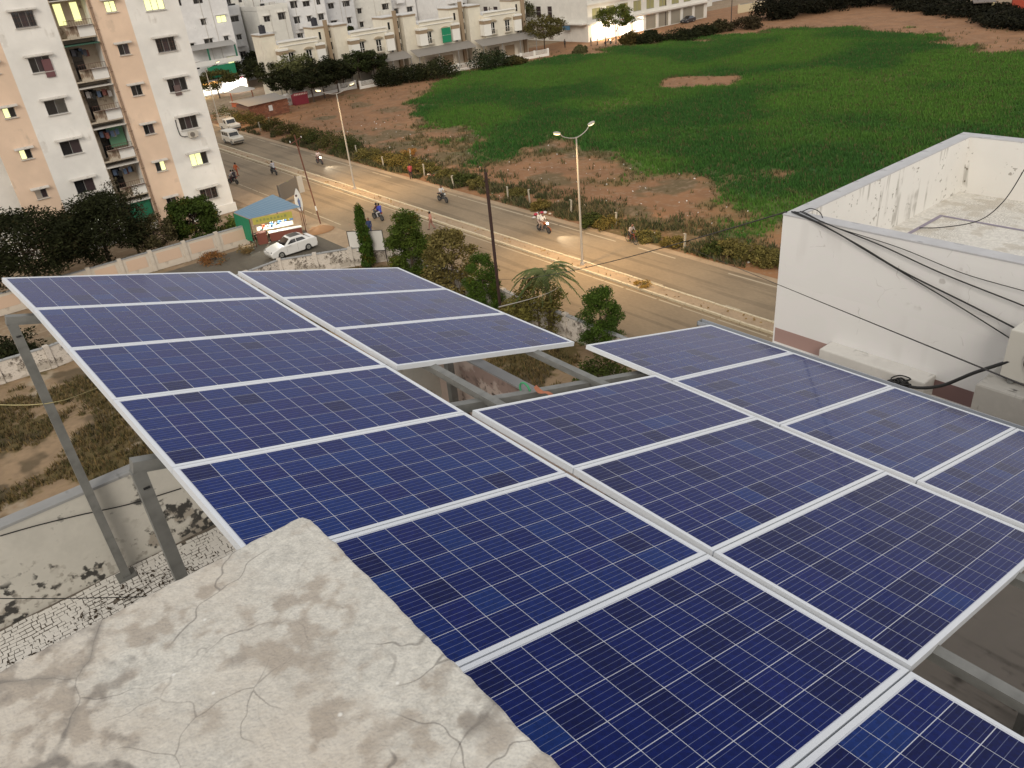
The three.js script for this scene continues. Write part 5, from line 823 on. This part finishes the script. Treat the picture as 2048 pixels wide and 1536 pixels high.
  hedge.forEach(([px, py], i) => plant('border_tree', `very dark tree in the border hedge of the field, ${ORD[i]} from the left`, 'tree', G(px, py).add(V3(6, 0, -3)), { kind: 'bush', h: px > 1830 ? rr(2.6, 3.4) : rr(6.5, 8.5), r: rr(6, 7.5), n: 60, per: 80, leaf: .28, tint: [.006, .0065, .005], tint2: [.011, .011, .008], trunk: .2, limbs: 5 }, 'dark border hedge trees'));
}
// fence posts along the field edge
[[522, 262], [541, 252], [768, 336], [822, 322], [849, 352], [908, 376], [1016, 400], [1060, 406], [1142, 428], [1232, 455], [1368, 500], [715, 312]].sort((a, b) => a[0] - b[0]).forEach(([px, py], i) => { const g = thing('fence_post', `short weathered concrete fence post, ${ORD[i]} from the left along the field`, 'fence post', G(px, py), rr(0, 3), 'fence posts along the field'); part('post', [beam(V3(0, -.05, 0), V3(rr(-.12, .12), 1.35, rr(-.12, .12)), .12, .12)], mat([.42, .37, .29], .9), g); part('cap', bevelBox(.14, .05, .14, .01, 0, 1.33, 0), mat([.45, .4, .32], .9), g); });

// ---------------------------------------------------------------- vehicles
function prism(pts, w, bev = .04) {                              // side profile (x, y) extruded across z, centred
  const s = new THREE.Shape(pts.map(([x, y]) => new THREE.Vector2(x, y)));
  return new THREE.ExtrudeGeometry(s, { depth: w - 2 * bev, bevelEnabled: true, bevelSize: bev, bevelThickness: bev, bevelSegments: 3, curveSegments: 8 }).translate(0, 0, -w / 2 + bev);
}
function wheel(parent, x, z, r, w) {
  const g = part('wheel', new THREE.TorusGeometry(r - .09, .09, 10, 22).scale(1, 1, w / .18).translate(x, r, z), M.black, parent);
  part('rim', [new THREE.CylinderGeometry(r - .13, r - .13, w * .8, 18).rotateX(Math.PI / 2).translate(x, r, z)], mat([.35, .34, .32], .35, { metalness: .6 }), g);
  const sp = []; for (let k = 0; k < 5; k++) sp.push(box(.05, (r - .14) * 1.9, .02, 0, -(r - .14) * .95, 0).rotateZ(k * Math.PI / 5).translate(x, r, z + Math.sign(z) * w * .42)); part('spokes', sp, mat([.5, .5, .48], .35, { metalness: .5 }), g); return g;
}
const arch = (cx, r, n = 9) => [...Array(n).keys()].map(k => { const a = Math.PI * (1 - k / (n - 1)); return [cx + r * Math.cos(a), .3 + r * Math.sin(a)]; });
function sedan(label, pos, turn, paint, roofDark, detail = true) {
  const g = thing('parked_car', label, 'car', pos, turn, 'parked cars'), pm = new THREE.MeshPhysicalMaterial({ color: lin(...paint), roughness: .35, clearcoat: 1, clearcoatRoughness: .1 });
  const lower = [[-2.16, .42], [-2.1, .28], [-1.72, .26], ...arch(-1.32, .36), [-.9, .24], [.9, .24], ...arch(1.3, .36), [1.75, .26], [2.14, .3], [2.2, .5], [2.18, .88], [2.05, .99], [1.6, 1.02], [-.78, .95], [-1.5, .84], [-2.05, .68], [-2.17, .56]];
  part('body', prism(lower, 1.74, .09), pm, g);
  // greenhouse: narrower at the roof
  const gh = prism([[-.86, .93], [-.18, 1.4], [.05, 1.455], [.75, 1.46], [1.05, 1.41], [1.78, 1.0]], 1.52, .07); { const p = gh.attributes.position; for (let i = 0; i < p.count; i++) { const t = clamp((p.getY(i) - .93) / .5); p.setZ(i, p.getZ(i) * (1.06 - .2 * t)); } gh.computeVertexNormals(); }
  part('cabin', gh, pm, g);
  const gl = new THREE.MeshPhysicalMaterial({ color: lin(.016, .017, .019), roughness: .06, clearcoat: 1, side: THREE.DoubleSide }), wz = y => (.76 - .07) * (1.06 - .2 * clamp((y - .93) / .5)) + .085;
  const Q = (pts) => quads([pts]); for (const s of [-1, 1]) { const v = (x, y) => V3(x, y, s * wz(y)); part('side_window', Q([v(-.62, 1.0), v(.28, 1.01), v(.28, 1.38), v(-.12, 1.37)]), gl, g); part('side_window', Q([v(.34, 1.01), v(1.3, 1.05), v(.98, 1.36), v(.34, 1.38)]), gl, g); }
  const wsn = (x0, y0, x1, y1, nm, m) => { const o = V3(y1 - y0, -(x1 - x0), 0).normalize().multiplyScalar(-.075); if (o.y < 0) o.negate(); part(nm, Q([V3(x0 + o.x, y0 + o.y, -wz(y0) + .1), V3(x0 + o.x, y0 + o.y, wz(y0) - .1), V3(x1 + o.x, y1 + o.y, wz(y1) - .14), V3(x1 + o.x, y1 + o.y, -wz(y1) + .14)]), m, g); };
  wsn(-.84, .96, -.2, 1.39, 'windscreen', gl); wsn(1.72, 1.04, 1.08, 1.39, 'rear_window', gl);
  if (roofDark) part('roof_panel', bevelBox(.98, .02, 1.0, .008, .44, 1.532, 0), mat([.035, .03, .03], .45), g);
  for (const x of [-1.32, 1.3]) for (const s of [-1, 1]) wheel(g, x, s * .8, .32, .2);
  for (const s of [-1, 1]) { part('headlight', new THREE.SphereGeometry(1, 12, 8).scale(.2, .09, .17).rotateY(s * .5).translate(-2.02, .68, s * .66), mat([.25, .25, .26], .15, { metalness: .5 }), g); part('tail_light', box(.06, .2, .3, 2.2, .72, s * .66), mat([.3, .02, .02], .3), g); part('mirror', new THREE.SphereGeometry(1, 10, 8).scale(.09, .07, .11).translate(-.52, 1.02, s * .98), pm, g); for (const x of [-.1, .78]) part('door_handle', box(.14, .03, .03, x, .86, s * .88), pm, g); part('door_seam', [box(.012, .55, .012, .32, .36, s * .865), box(.012, .5, .012, -.72, .38, s * .865)], M.black, g); }
  part('grille', box(.05, .1, .7, -2.2, .56, 0), M.black, g); part('bumper_intake', box(.05, .12, 1.1, -2.2, .32, 0), M.black, g); part('number_plate', box(.03, .11, .45, -2.24, .44, 0), M.white, g);
  return g;
}
{
  const p0 = G(567.4, 516.4), p1 = G(619, 499.5), mid = p0.clone().add(p1).multiplyScalar(.5);
  sedan('white saloon car with dark roof parked on the lane by the kiosk', V3(mid.x - .06, 0, mid.z - .82), 0.0, [.74, .73, .71], true);
  sedan('dark maroon car parked in the drive of the right end twin house', G(1031, 82), 1.5, [.06, .012, .02], false);
  sedan('white car parked on the side street beside the shuttered wing', G(1108, 56), 1.2, [.74, .73, .72], false);
  sedan('white car parked in front of the shuttered shop bays', G(1346, 44), .1, [.72, .71, .69], false);
  sedan('dark car parked behind the white one at the shuttered bays', G(1362, 46).add(V3(1, 0, 1.4)), .1, [.02, .025, .035], false);
}
function jeep(label, pos, turn, cage) {
  const g = thing('utility_jeep', label, 'jeep', pos, turn, 'white jeeps on the road'), pm = new THREE.MeshPhysicalMaterial({ color: lin(.72, .67, .58), roughness: .4, clearcoat: .6 }), gl = M.glassDark;
  part('body', prism([[-2.05, .5], [-2.0, .42], [-1.75, .42], ...arch(-1.3, .42), [-.82, .42], [.8, .42], ...arch(1.25, .42), [1.8, .42], [2.05, .5], [2.05, 1.12], [-.75, 1.1], [-1.95, 1.02], [-2.08, .9]], 1.7, .06), pm, g);
  if (!cage) { part('cabin', prism([[-.8, 1.08], [-.5, 1.72], [-.35, 1.8], [1.95, 1.8], [2.02, 1.08]], 1.6, .06), pm, g); part('roof', bevelBox(2.5, .05, 1.5, .02, .8, 1.8, 0), M.white, g); }
  else { part('cabin', prism([[-.8, 1.08], [-.5, 1.7], [-.35, 1.78], [.45, 1.78], [.5, 1.08]], 1.6, .06), pm, g); part('cargo_side', [span(.6, 2.3, 1.1, 1.9, -.84, -.78), span(.6, 2.3, 1.1, 1.9, .78, .84), span(.55, .61, 1.1, 1.9, -.84, .84), span(2.26, 2.32, 1.1, 1.9, -.84, .84)], mat([.55, .45, .34], .7), g); const c = []; for (const x of [.6, 1.45, 2.3]) for (const s of [-.8, .8]) c.push(bar(V3(x, 1.9, s), V3(x, 2.35, s), .025, 5)); for (const s of [-.8, .8]) c.push(bar(V3(.6, 2.35, s), V3(2.3, 2.35, s), .025, 5)); c.push(bar(V3(.6, 2.35, -.8), V3(.6, 2.35, .8), .025, 5), bar(V3(2.3, 2.35, -.8), V3(2.3, 2.35, .8), .025, 5)); part('cargo_rail', c, mat([.5, .45, .36], .5), g); }
  const e = cage ? .35 : 1.8; part('windscreen', quads([[V3(-.86, 1.14, -.68), V3(-.86, 1.14, .68), V3(-.58, 1.68, .66), V3(-.58, 1.68, -.66)]]), gl, g);
  for (const s of [-1, 1]) { const n = cage ? 1 : 3; for (let k = 0; k < n; k++) { const a = -.5 + k * .78, b = a + .68; part('side_window', quads([[V3(a, 1.16, s * .805), V3(Math.min(b, e), 1.16, s * .805), V3(Math.min(b, e), 1.66, s * .805), V3(a + (k ? 0 : .2), 1.66, s * .805)]]), gl, g); } part('headlight', new THREE.CylinderGeometry(.11, .11, .06, 14).rotateZ(Math.PI / 2).translate(-2.06, .8, s * .6), mat([.6, .58, .5], .3), g); part('mudguard', box(.9, .06, .3, -1.3, .92, s * .82), pm, g); }
  for (const x of [-1.3, 1.25]) for (const s of [-1, 1]) wheel(g, x, s * .76, .37, .22);
  part('bumper', box(.14, .18, 1.6, -2.12, .42, 0), mat([.1, .09, .08], .6), g); part('grille', box(.04, .26, .8, -2.08, .68, 0), M.black, g); part('bonnet_line', box(1.0, .012, .02, -1.35, 1.07, .45), M.black, g);
  return g;
}
jeep('white jeep with enclosed cabin driving next to the median', G(468, 286), 1.6, false);
jeep('white pickup jeep with railed cargo bed nearest the bushes', G(462, 260), 1.64, true);
const hl = new THREE.MeshStandardMaterial({ color: 0xffffff, emissive: lin(1, .86, .6), emissiveIntensity: 12 });
function motorbike(label, pos, turn, lampOn, tint = [.03, .03, .033]) {  // front towards +x
  const g = thing('motorbike', label, 'motorbike', pos, turn, 'motorbikes on the road'), d = mat(tint, .4), m = mat([.12, .12, .12], .4, { metalness: .4 });
  for (const x of [-.64, .66]) { const w = part('wheel', new THREE.TorusGeometry(.25, .05, 8, 20).translate(x, .3, 0), M.black, g); part('rim', new THREE.CylinderGeometry(.21, .21, .03, 14).rotateX(Math.PI / 2).translate(x, .3, 0), m, w); }
  part('tank', new THREE.SphereGeometry(1, 14, 10).scale(.3, .16, .15).translate(.18, .84, 0), d, g); part('seat', bevelBox(.72, .1, .24, .03, -.36, .76, 0), M.black, g); part('engine', bevelBox(.4, .32, .24, .04, .06, .34, 0), m, g);
  part('frame', [bar(V3(.45, .9, 0), V3(-.1, .35, 0), .03, 6), bar(V3(-.1, .35, 0), V3(-.64, .32, 0), .03, 6), bar(V3(-.64, .32, .1), V3(-.5, .76, .1), .025, 6), bar(V3(-.64, .32, -.1), V3(-.5, .76, -.1), .025, 6)], m, g);
  part('fork', [bar(V3(.66, .3, .09), V3(.42, 1.0, .09), .025, 6), bar(V3(.66, .3, -.09), V3(.42, 1.0, -.09), .025, 6)], m, g); part('handlebar', tube([V3(.26, 1.06, .36), V3(.38, 1.05, .16), V3(.4, 1.02, 0), V3(.38, 1.05, -.16), V3(.26, 1.06, -.36)], .018, 14, 6), m, g);
  part('headlight', new THREE.SphereGeometry(.1, 12, 10).translate(.54, .9, 0), lampOn ? hl : mat([.5, .5, .48], .2), g); part('mudguard', new THREE.TorusGeometry(.31, .035, 6, 12, 2.2).translate(.66, .3, 0), d, g); part('tail_light', box(.05, .08, .12, -.76, .78, 0), mat([.35, .02, .02], .3), g); part('exhaust', bar(V3(.05, .3, .13), V3(-.75, .36, .15), .04, 8), m, g);
  if (lampOn) { const s = new THREE.SpotLight(new THREE.Color(1, .9, .7), 55, 25, .5, .6, 2); s.position.set(.68, .9, 0); s.target.position.set(6, 0, 0); s.castShadow = true; g.add(s, s.target); }
  return g;
}
function bicycle(label, pos, turn) {
  const g = thing('bicycle', label, 'bicycle', pos, turn), m = mat([.28, .05, .04], .5);
  for (const x of [-.52, .52]) { const w = part('wheel', new THREE.TorusGeometry(.32, .022, 8, 24).translate(x, .34, 0), M.black, g); const s = []; for (let k = 0; k < 6; k++) s.push(bar(V3(x - .31 * Math.cos(k * .524), .34 - .31 * Math.sin(k * .524), 0), V3(x + .31 * Math.cos(k * .524), .34 + .31 * Math.sin(k * .524), 0), .005, 4)); part('spokes', s, M.steel, w); }
  part('frame', [bar(V3(-.52, .34, 0), V3(-.1, .32, 0), .02, 6), bar(V3(-.1, .32, 0), V3(-.22, .82, 0), .02, 6), bar(V3(-.22, .76, 0), V3(.36, .8, 0), .02, 6), bar(V3(-.1, .32, 0), V3(.38, .74, 0), .02, 6), bar(V3(-.52, .34, 0), V3(-.2, .74, 0), .018, 6), bar(V3(.52, .34, 0), V3(.34, .98, 0), .02, 6)], m, g);
  part('saddle', bevelBox(.26, .06, .15, .02, -.24, .82, 0), M.black, g); part('handlebar', tube([V3(.2, 1.0, .26), V3(.33, .98, .1), V3(.34, .98, -.1), V3(.2, 1.0, -.26)], .014, 10, 5), M.steel, g); return g;
}

// ---------------------------------------------------------------- people: one continuous surface each
const bodyM = new THREE.MeshStandardMaterial({ vertexColors: true, roughness: .85 });
function figure(J, c, res = 60) {                                // J: joints; c: colours {skin, hair, top, legs, shoe}
  const B = []; const b = (a, d, r0, r1, col) => B.push([J[a], J[d], r0, r1, col]);
  b('pel', 'chest', .135, .15, c.top); b('chest', 'neck', .13, .06, c.top); b('shL', 'shR', .075, .075, c.top); b('neck', 'head', .055, .06, c.skin); B.push([J.head, J.head.clone().add(V3(.015, .06, 0)), .092, .1, c.skin]); B.push([J.head.clone().add(V3(-.025, .06, 0)), J.head.clone().add(V3(-.03, .09, 0)), .1, .1, c.hair]); B.push([J.head.clone().add(V3(.1, .01, 0)), J.head.clone().add(V3(.115, .0, 0)), .02, .018, c.skin]);
  for (const s of ['L', 'R']) { b('sh' + s, 'el' + s, .06, .048, c.top); b('el' + s, 'wr' + s, .044, .034, c.sleeve ?? c.skin); const h = J['wr' + s], e = h.clone().sub(J['el' + s]).normalize(); B.push([h, h.clone().addScaledVector(e, .09), .036, .03, c.skin]); for (let k = 0; k < 3; k++) B.push([h.clone().addScaledVector(e, .08), h.clone().addScaledVector(e, .15).add(V3(0, 0, (k - 1) * .03)), .017, .014, c.skin]); B.push([h.clone().addScaledVector(e, .03), h.clone().addScaledVector(e, .08).add(V3(.03, .02, 0)), .017, .014, c.skin]);
    b('hip' + s, 'kn' + s, .09, .065, c.legs); b('kn' + s, 'an' + s, .062, .042, c.legs); const a = J['an' + s]; B.push([a.clone().add(V3(-.03, -.035, 0)), a.clone().add(V3(.15, -.05, 0)), .042, .036, c.shoe]); }
  const lo = V3(1e9, 1e9, 1e9), hi = V3(-1e9, -1e9, -1e9); for (const q of B) for (const k of [0, 1]) { lo.min(q[k]); hi.max(q[k]); } const ctr = lo.clone().add(hi).multiplyScalar(.5), S = Math.max(hi.x - lo.x, hi.y - lo.y, hi.z - lo.z) / 2 + .2;
  const mc = new MarchingCubes(res, bodyM, false, false, 40000); mc.isolation = 0; const n = res, half = n / 2, p = V3(), ab = V3();
  const dist = (q, pt) => { ab.copy(q[1]).sub(q[0]); const L = ab.lengthSq() || 1e-9, t = clamp(((pt.x - q[0].x) * ab.x + (pt.y - q[0].y) * ab.y + (pt.z - q[0].z) * ab.z) / L); return Math.hypot(pt.x - q[0].x - ab.x * t, pt.y - q[0].y - ab.y * t, pt.z - q[0].z - ab.z * t) - mix(q[2], q[3], t); };
  for (let k = 0; k < n; k++) for (let j = 0; j < n; j++) for (let i = 0; i < n; i++) { p.set((i - half) / half * S + ctr.x, (j - half) / half * S + ctr.y, (k - half) / half * S + ctr.z); let d = 1; for (const q of B) { const e = dist(q, p); const h = clamp(.5 + .5 * (d - e) / .035); d = mix(d, e, h) - .035 * h * (1 - h); } mc.field[i + j * n + k * n * n] = -d; }
  mc.update(); const cnt = mc.count, pos = mc.positionArray.slice(0, cnt * 3), nor = mc.normalArray.slice(0, cnt * 3), col = new Float32Array(cnt * 3);
  for (let i = 0; i < cnt; i++) { p.set(pos[i * 3] * S + ctr.x, pos[i * 3 + 1] * S + ctr.y, pos[i * 3 + 2] * S + ctr.z); pos[i * 3] = p.x; pos[i * 3 + 1] = p.y; pos[i * 3 + 2] = p.z; let best = 9, cc = c.top; for (const q of B) { const e = dist(q, p); if (e < best) { best = e; cc = q[4]; } } col.set(cc, i * 3); }
  const g = new THREE.BufferGeometry(); g.setAttribute('position', new THREE.BufferAttribute(pos, 3)); g.setAttribute('normal', new THREE.BufferAttribute(nor, 3)); g.setAttribute('color', new THREE.BufferAttribute(col, 3)); g.computeVertexNormals(); return g;
}
const pose = {                                                   // facing +x
  walk: () => ({ pel: V3(0, .93, 0), chest: V3(.02, 1.25, 0), neck: V3(.03, 1.45, 0), head: V3(.05, 1.56, 0), shL: V3(.02, 1.38, -.18), shR: V3(.02, 1.38, .18), elL: V3(-.12, 1.12, -.23), elR: V3(.13, 1.13, .23), wrL: V3(-.08, .88, -.23), wrR: V3(.27, .93, .22), hipL: V3(0, .9, -.09), hipR: V3(0, .9, .09), knL: V3(.16, .5, -.1), knR: V3(-.05, .49, .1), anL: V3(.24, .09, -.1), anR: V3(-.28, .14, .1) }),
  stand: () => ({ pel: V3(0, .95, 0), chest: V3(.0, 1.27, 0), neck: V3(.01, 1.47, 0), head: V3(.03, 1.58, 0), shL: V3(0, 1.4, -.18), shR: V3(0, 1.4, .18), elL: V3(-.03, 1.12, -.22), elR: V3(.02, 1.12, .22), wrL: V3(.06, .88, -.22), wrR: V3(.12, .9, .2), hipL: V3(0, .92, -.09), hipR: V3(0, .92, .09), knL: V3(.02, .5, -.1), knR: V3(.03, .5, .1), anL: V3(-.01, .09, -.11), anR: V3(.02, .09, .11) }),
  ride: (x = -.22) => ({ pel: V3(x, .93, 0), chest: V3(x + .12, 1.25, 0), neck: V3(x + .18, 1.44, 0), head: V3(x + .22, 1.55, 0), shL: V3(x + .13, 1.37, -.18), shR: V3(x + .13, 1.37, .18), elL: V3(x + .28, 1.14, -.28), elR: V3(x + .28, 1.14, .28), wrL: V3(x + .46, 1.08, -.32), wrR: V3(x + .46, 1.08, .32), hipL: V3(x, .9, -.11), hipR: V3(x, .9, .11), knL: V3(x + .38, .74, -.21), knR: V3(x + .38, .74, .21), anL: V3(x + .2, .33, -.2), anR: V3(x + .2, .33, .2) }),
  pillion: () => ({ pel: V3(-.56, .97, 0), chest: V3(-.5, 1.3, 0), neck: V3(-.47, 1.49, 0), head: V3(-.44, 1.6, 0), shL: V3(-.49, 1.42, -.17), shR: V3(-.49, 1.42, .17), elL: V3(-.38, 1.17, -.24), elR: V3(-.38, 1.17, .24), wrL: V3(-.2, 1.06, -.2), wrR: V3(-.2, 1.06, .2), hipL: V3(-.56, .94, -.11), hipR: V3(-.56, .94, .11), knL: V3(-.2, .8, -.23), knR: V3(-.2, .8, .23), anL: V3(-.36, .42, -.22), anR: V3(-.36, .42, .22) }),
  cycle: () => ({ pel: V3(-.22, .98, 0), chest: V3(-.02, 1.25, 0), neck: V3(.1, 1.42, 0), head: V3(.15, 1.52, 0), shL: V3(.04, 1.35, -.17), shR: V3(.04, 1.35, .17), elL: V3(.14, 1.13, -.24), elR: V3(.14, 1.13, .24), wrL: V3(.22, 1.03, -.24), wrR: V3(.22, 1.03, .24), hipL: V3(-.2, .95, -.1), hipR: V3(-.2, .95, .1), knL: V3(.14, .82, -.1), knR: V3(.04, .64, .1), anL: V3(0, .5, -.1), anR: V3(-.1, .28, .1) }),
};
const SK = [.2, .1, .06], HR = [.01, .009, .008], WH = [.62, .6, .58], BK = [.02, .02, .022];
function person(label, J, pos, turn, top, legs, o = {}) { const g = thing('person', label, 'person', pos, turn, o.group); part('body', figure(J, { skin: SK, hair: o.hair ?? HR, top, legs, shoe: o.shoe ?? [.05, .035, .025], sleeve: o.sleeve }), bodyM, g); return g; }
const TO = Math.PI / 2, AWAY = -Math.PI / 2;                      // along the road: -z is away, +z towards the viewer's right
const heading = a => -a;                                          // turn that sends +x to angle a
const FWD = -Math.PI / 2, BCK = Math.PI / 2;                      // rotation.y sending +x to +z, to -z
function rider(px, py, turn, lab, tops, lamp, bikeTint) {
  const p = G(px, py); motorbike(lab.bike, p, turn, lamp, bikeTint); person(lab.rider, pose.ride(), p, turn, tops[0], tops[1]); if (tops[2]) person(lab.pillion, pose.pillion(), p, turn, tops[2], tops[3] ?? BK);
}
rider(549, 349, BCK, { bike: 'dark motorbike riding away beside the median near the tower', rider: 'person in pale shirt riding the motorbike by the median near the tower' }, [[.45, .45, .5], BK], false);
rider(640, 328, FWD, { bike: 'motorbike with lit headlight in the far lane behind the red pole', rider: 'person in pale pink shirt on the lit motorbike behind the red pole' }, [[.6, .48, .46], [.2, .09, .08]], true, [.12, .05, .04]);
rider(757, 440, BCK + .1, { bike: 'dark motorbike carrying two people in the near lane', rider: 'person in maroon top steering the motorbike in the near lane', pillion: 'person in bright blue top and pale trousers riding pillion in the near lane' }, [[.07, .02, .025], BK, [.05, .07, .4], [.4, .38, .38]], false);
rider(886, 404, FWD, { bike: 'dark motorbike coming down the middle of the far lane', rider: 'person in white shirt on the motorbike in the middle of the far lane' }, [WH, BK], false);
rider(1088, 464, FWD, { bike: 'orange motorbike with bright headlight in front of the roadside bushes', rider: 'person in white steering the orange motorbike with bright headlight', pillion: 'person in white riding pillion on the orange motorbike' }, [WH, [.3, .2, .15], WH, [.4, .3, .25]], true, [.35, .1, .03]);
rider(468, 368, BCK + .3, { bike: 'dark motorbike beside the corner of the tower', rider: 'person in white shirt on the motorbike at the tower corner', pillion: 'person in dark top leaning behind the rider at the tower corner' }, [WH, [.1, .03, .03], [.05, .04, .05], BK], false);
{ const p = G(1263, 486); bicycle('red bicycle at the edge of the far lane', p, FWD - .2); person('person in pale shirt and dark trousers on the red bicycle', pose.cycle(), p, FWD - .2, [.4, .33, .3], BK); }
person('person in orange clothes walking on the road at the tower corner', pose.walk(), G(476, 353), .5, [.5, .12, .04], [.3, .08, .04], { sleeve: [.5, .12, .04] });
person('person in red shirt and dark trousers standing on the verge by the bushes', pose.stand(), G(823, 358), 1.2, [.42, .07, .07], [.05, .03, .03]);
person('person in dark blue dress standing behind the white hoarding', pose.stand(), G(742, 472), -2.2, [.025, .04, .11], [.025, .04, .11], { sleeve: [.025, .04, .11] });
person('person in pink top walking behind the feathery green tree', pose.walk(), G(864, 459), 2.2, [.5, .24, .18], [.3, .15, .12]);
// far figures by the lit street
[[1130, 95, [.08, .07, .07], 'person in dark clothes at the field corner below the lit street'], [1182, 92, [.06, .05, .05], 'person standing at the field edge, left of the pair by the lit shops'], [1195, 90, [.3, .26, .22], 'person in pale clothes at the field edge by the lit shops'], [1212, 92, [.03, .03, .03], 'person in black beside the bright headlight at the lit shops']].forEach(([x, y, c, l]) => person(l, pose.stand(), G(x, y), rr(0, 6), c, BK));
{ const p = G(1216, 88); motorbike('motorbike with bright white headlight before the lit shops', p, FWD + .3, true); }
// thin far poles
[[1147, 78, 9, 'thin dark utility pole, left one before the lit shops'], [1168, 78, 9, 'thin dark utility pole, right one before the lit shops'], [1331, 52, 8, 'thin dark pole by the parked white car'], [1462, 47, 8, 'thin dark pole at the far end of the street'], [986, 90, 8.6, 'dark pole in front of the right end twin house'], [843, 120, 7.0, 'short dark pole in front of the third twin house'], [745, 110, 9.4, 'dark pole in front of the second twin house'], [541, 125, 9.5, 'dark pole with cables at the left end of the twin houses']].forEach(([x, y, h, l]) => { const g = thing('thin_pole', l, 'utility pole', G(x, y), 0, 'thin poles along the far street'), m = mat([.05, .035, .03], .8); part('shaft', bar(V3(0, 0, 0), V3(0, h, 0), .12, 7, .08), m, g); part('cross_arm', beam(V3(-.7, h - .5, 0), V3(.7, h - .5, 0), .08, .08), m, g); });
// rubbish heap and bags by the verge
[[1080, 433, 'heap of white and red rubbish bags on the verge above the orange motorbike'], [870, 350, 'small pale rubbish heap at the verge']].forEach(([x, y, l]) => { const g = thing('rubbish_heap', l, 'rubbish', G(x, y)); for (let i = 0; i < 12; i++) part('bag', new THREE.IcosahedronGeometry(rr(.12, .3), 1).scale(1, .6, 1).translate(rr(-.9, .9), .12, rr(-.6, .6)), mat(pick([[.62, .58, .55], [.5, .48, .46], [.4, .04, .07], [.6, .5, .4]]), .8), g); });
renderer.render(scene, camera);
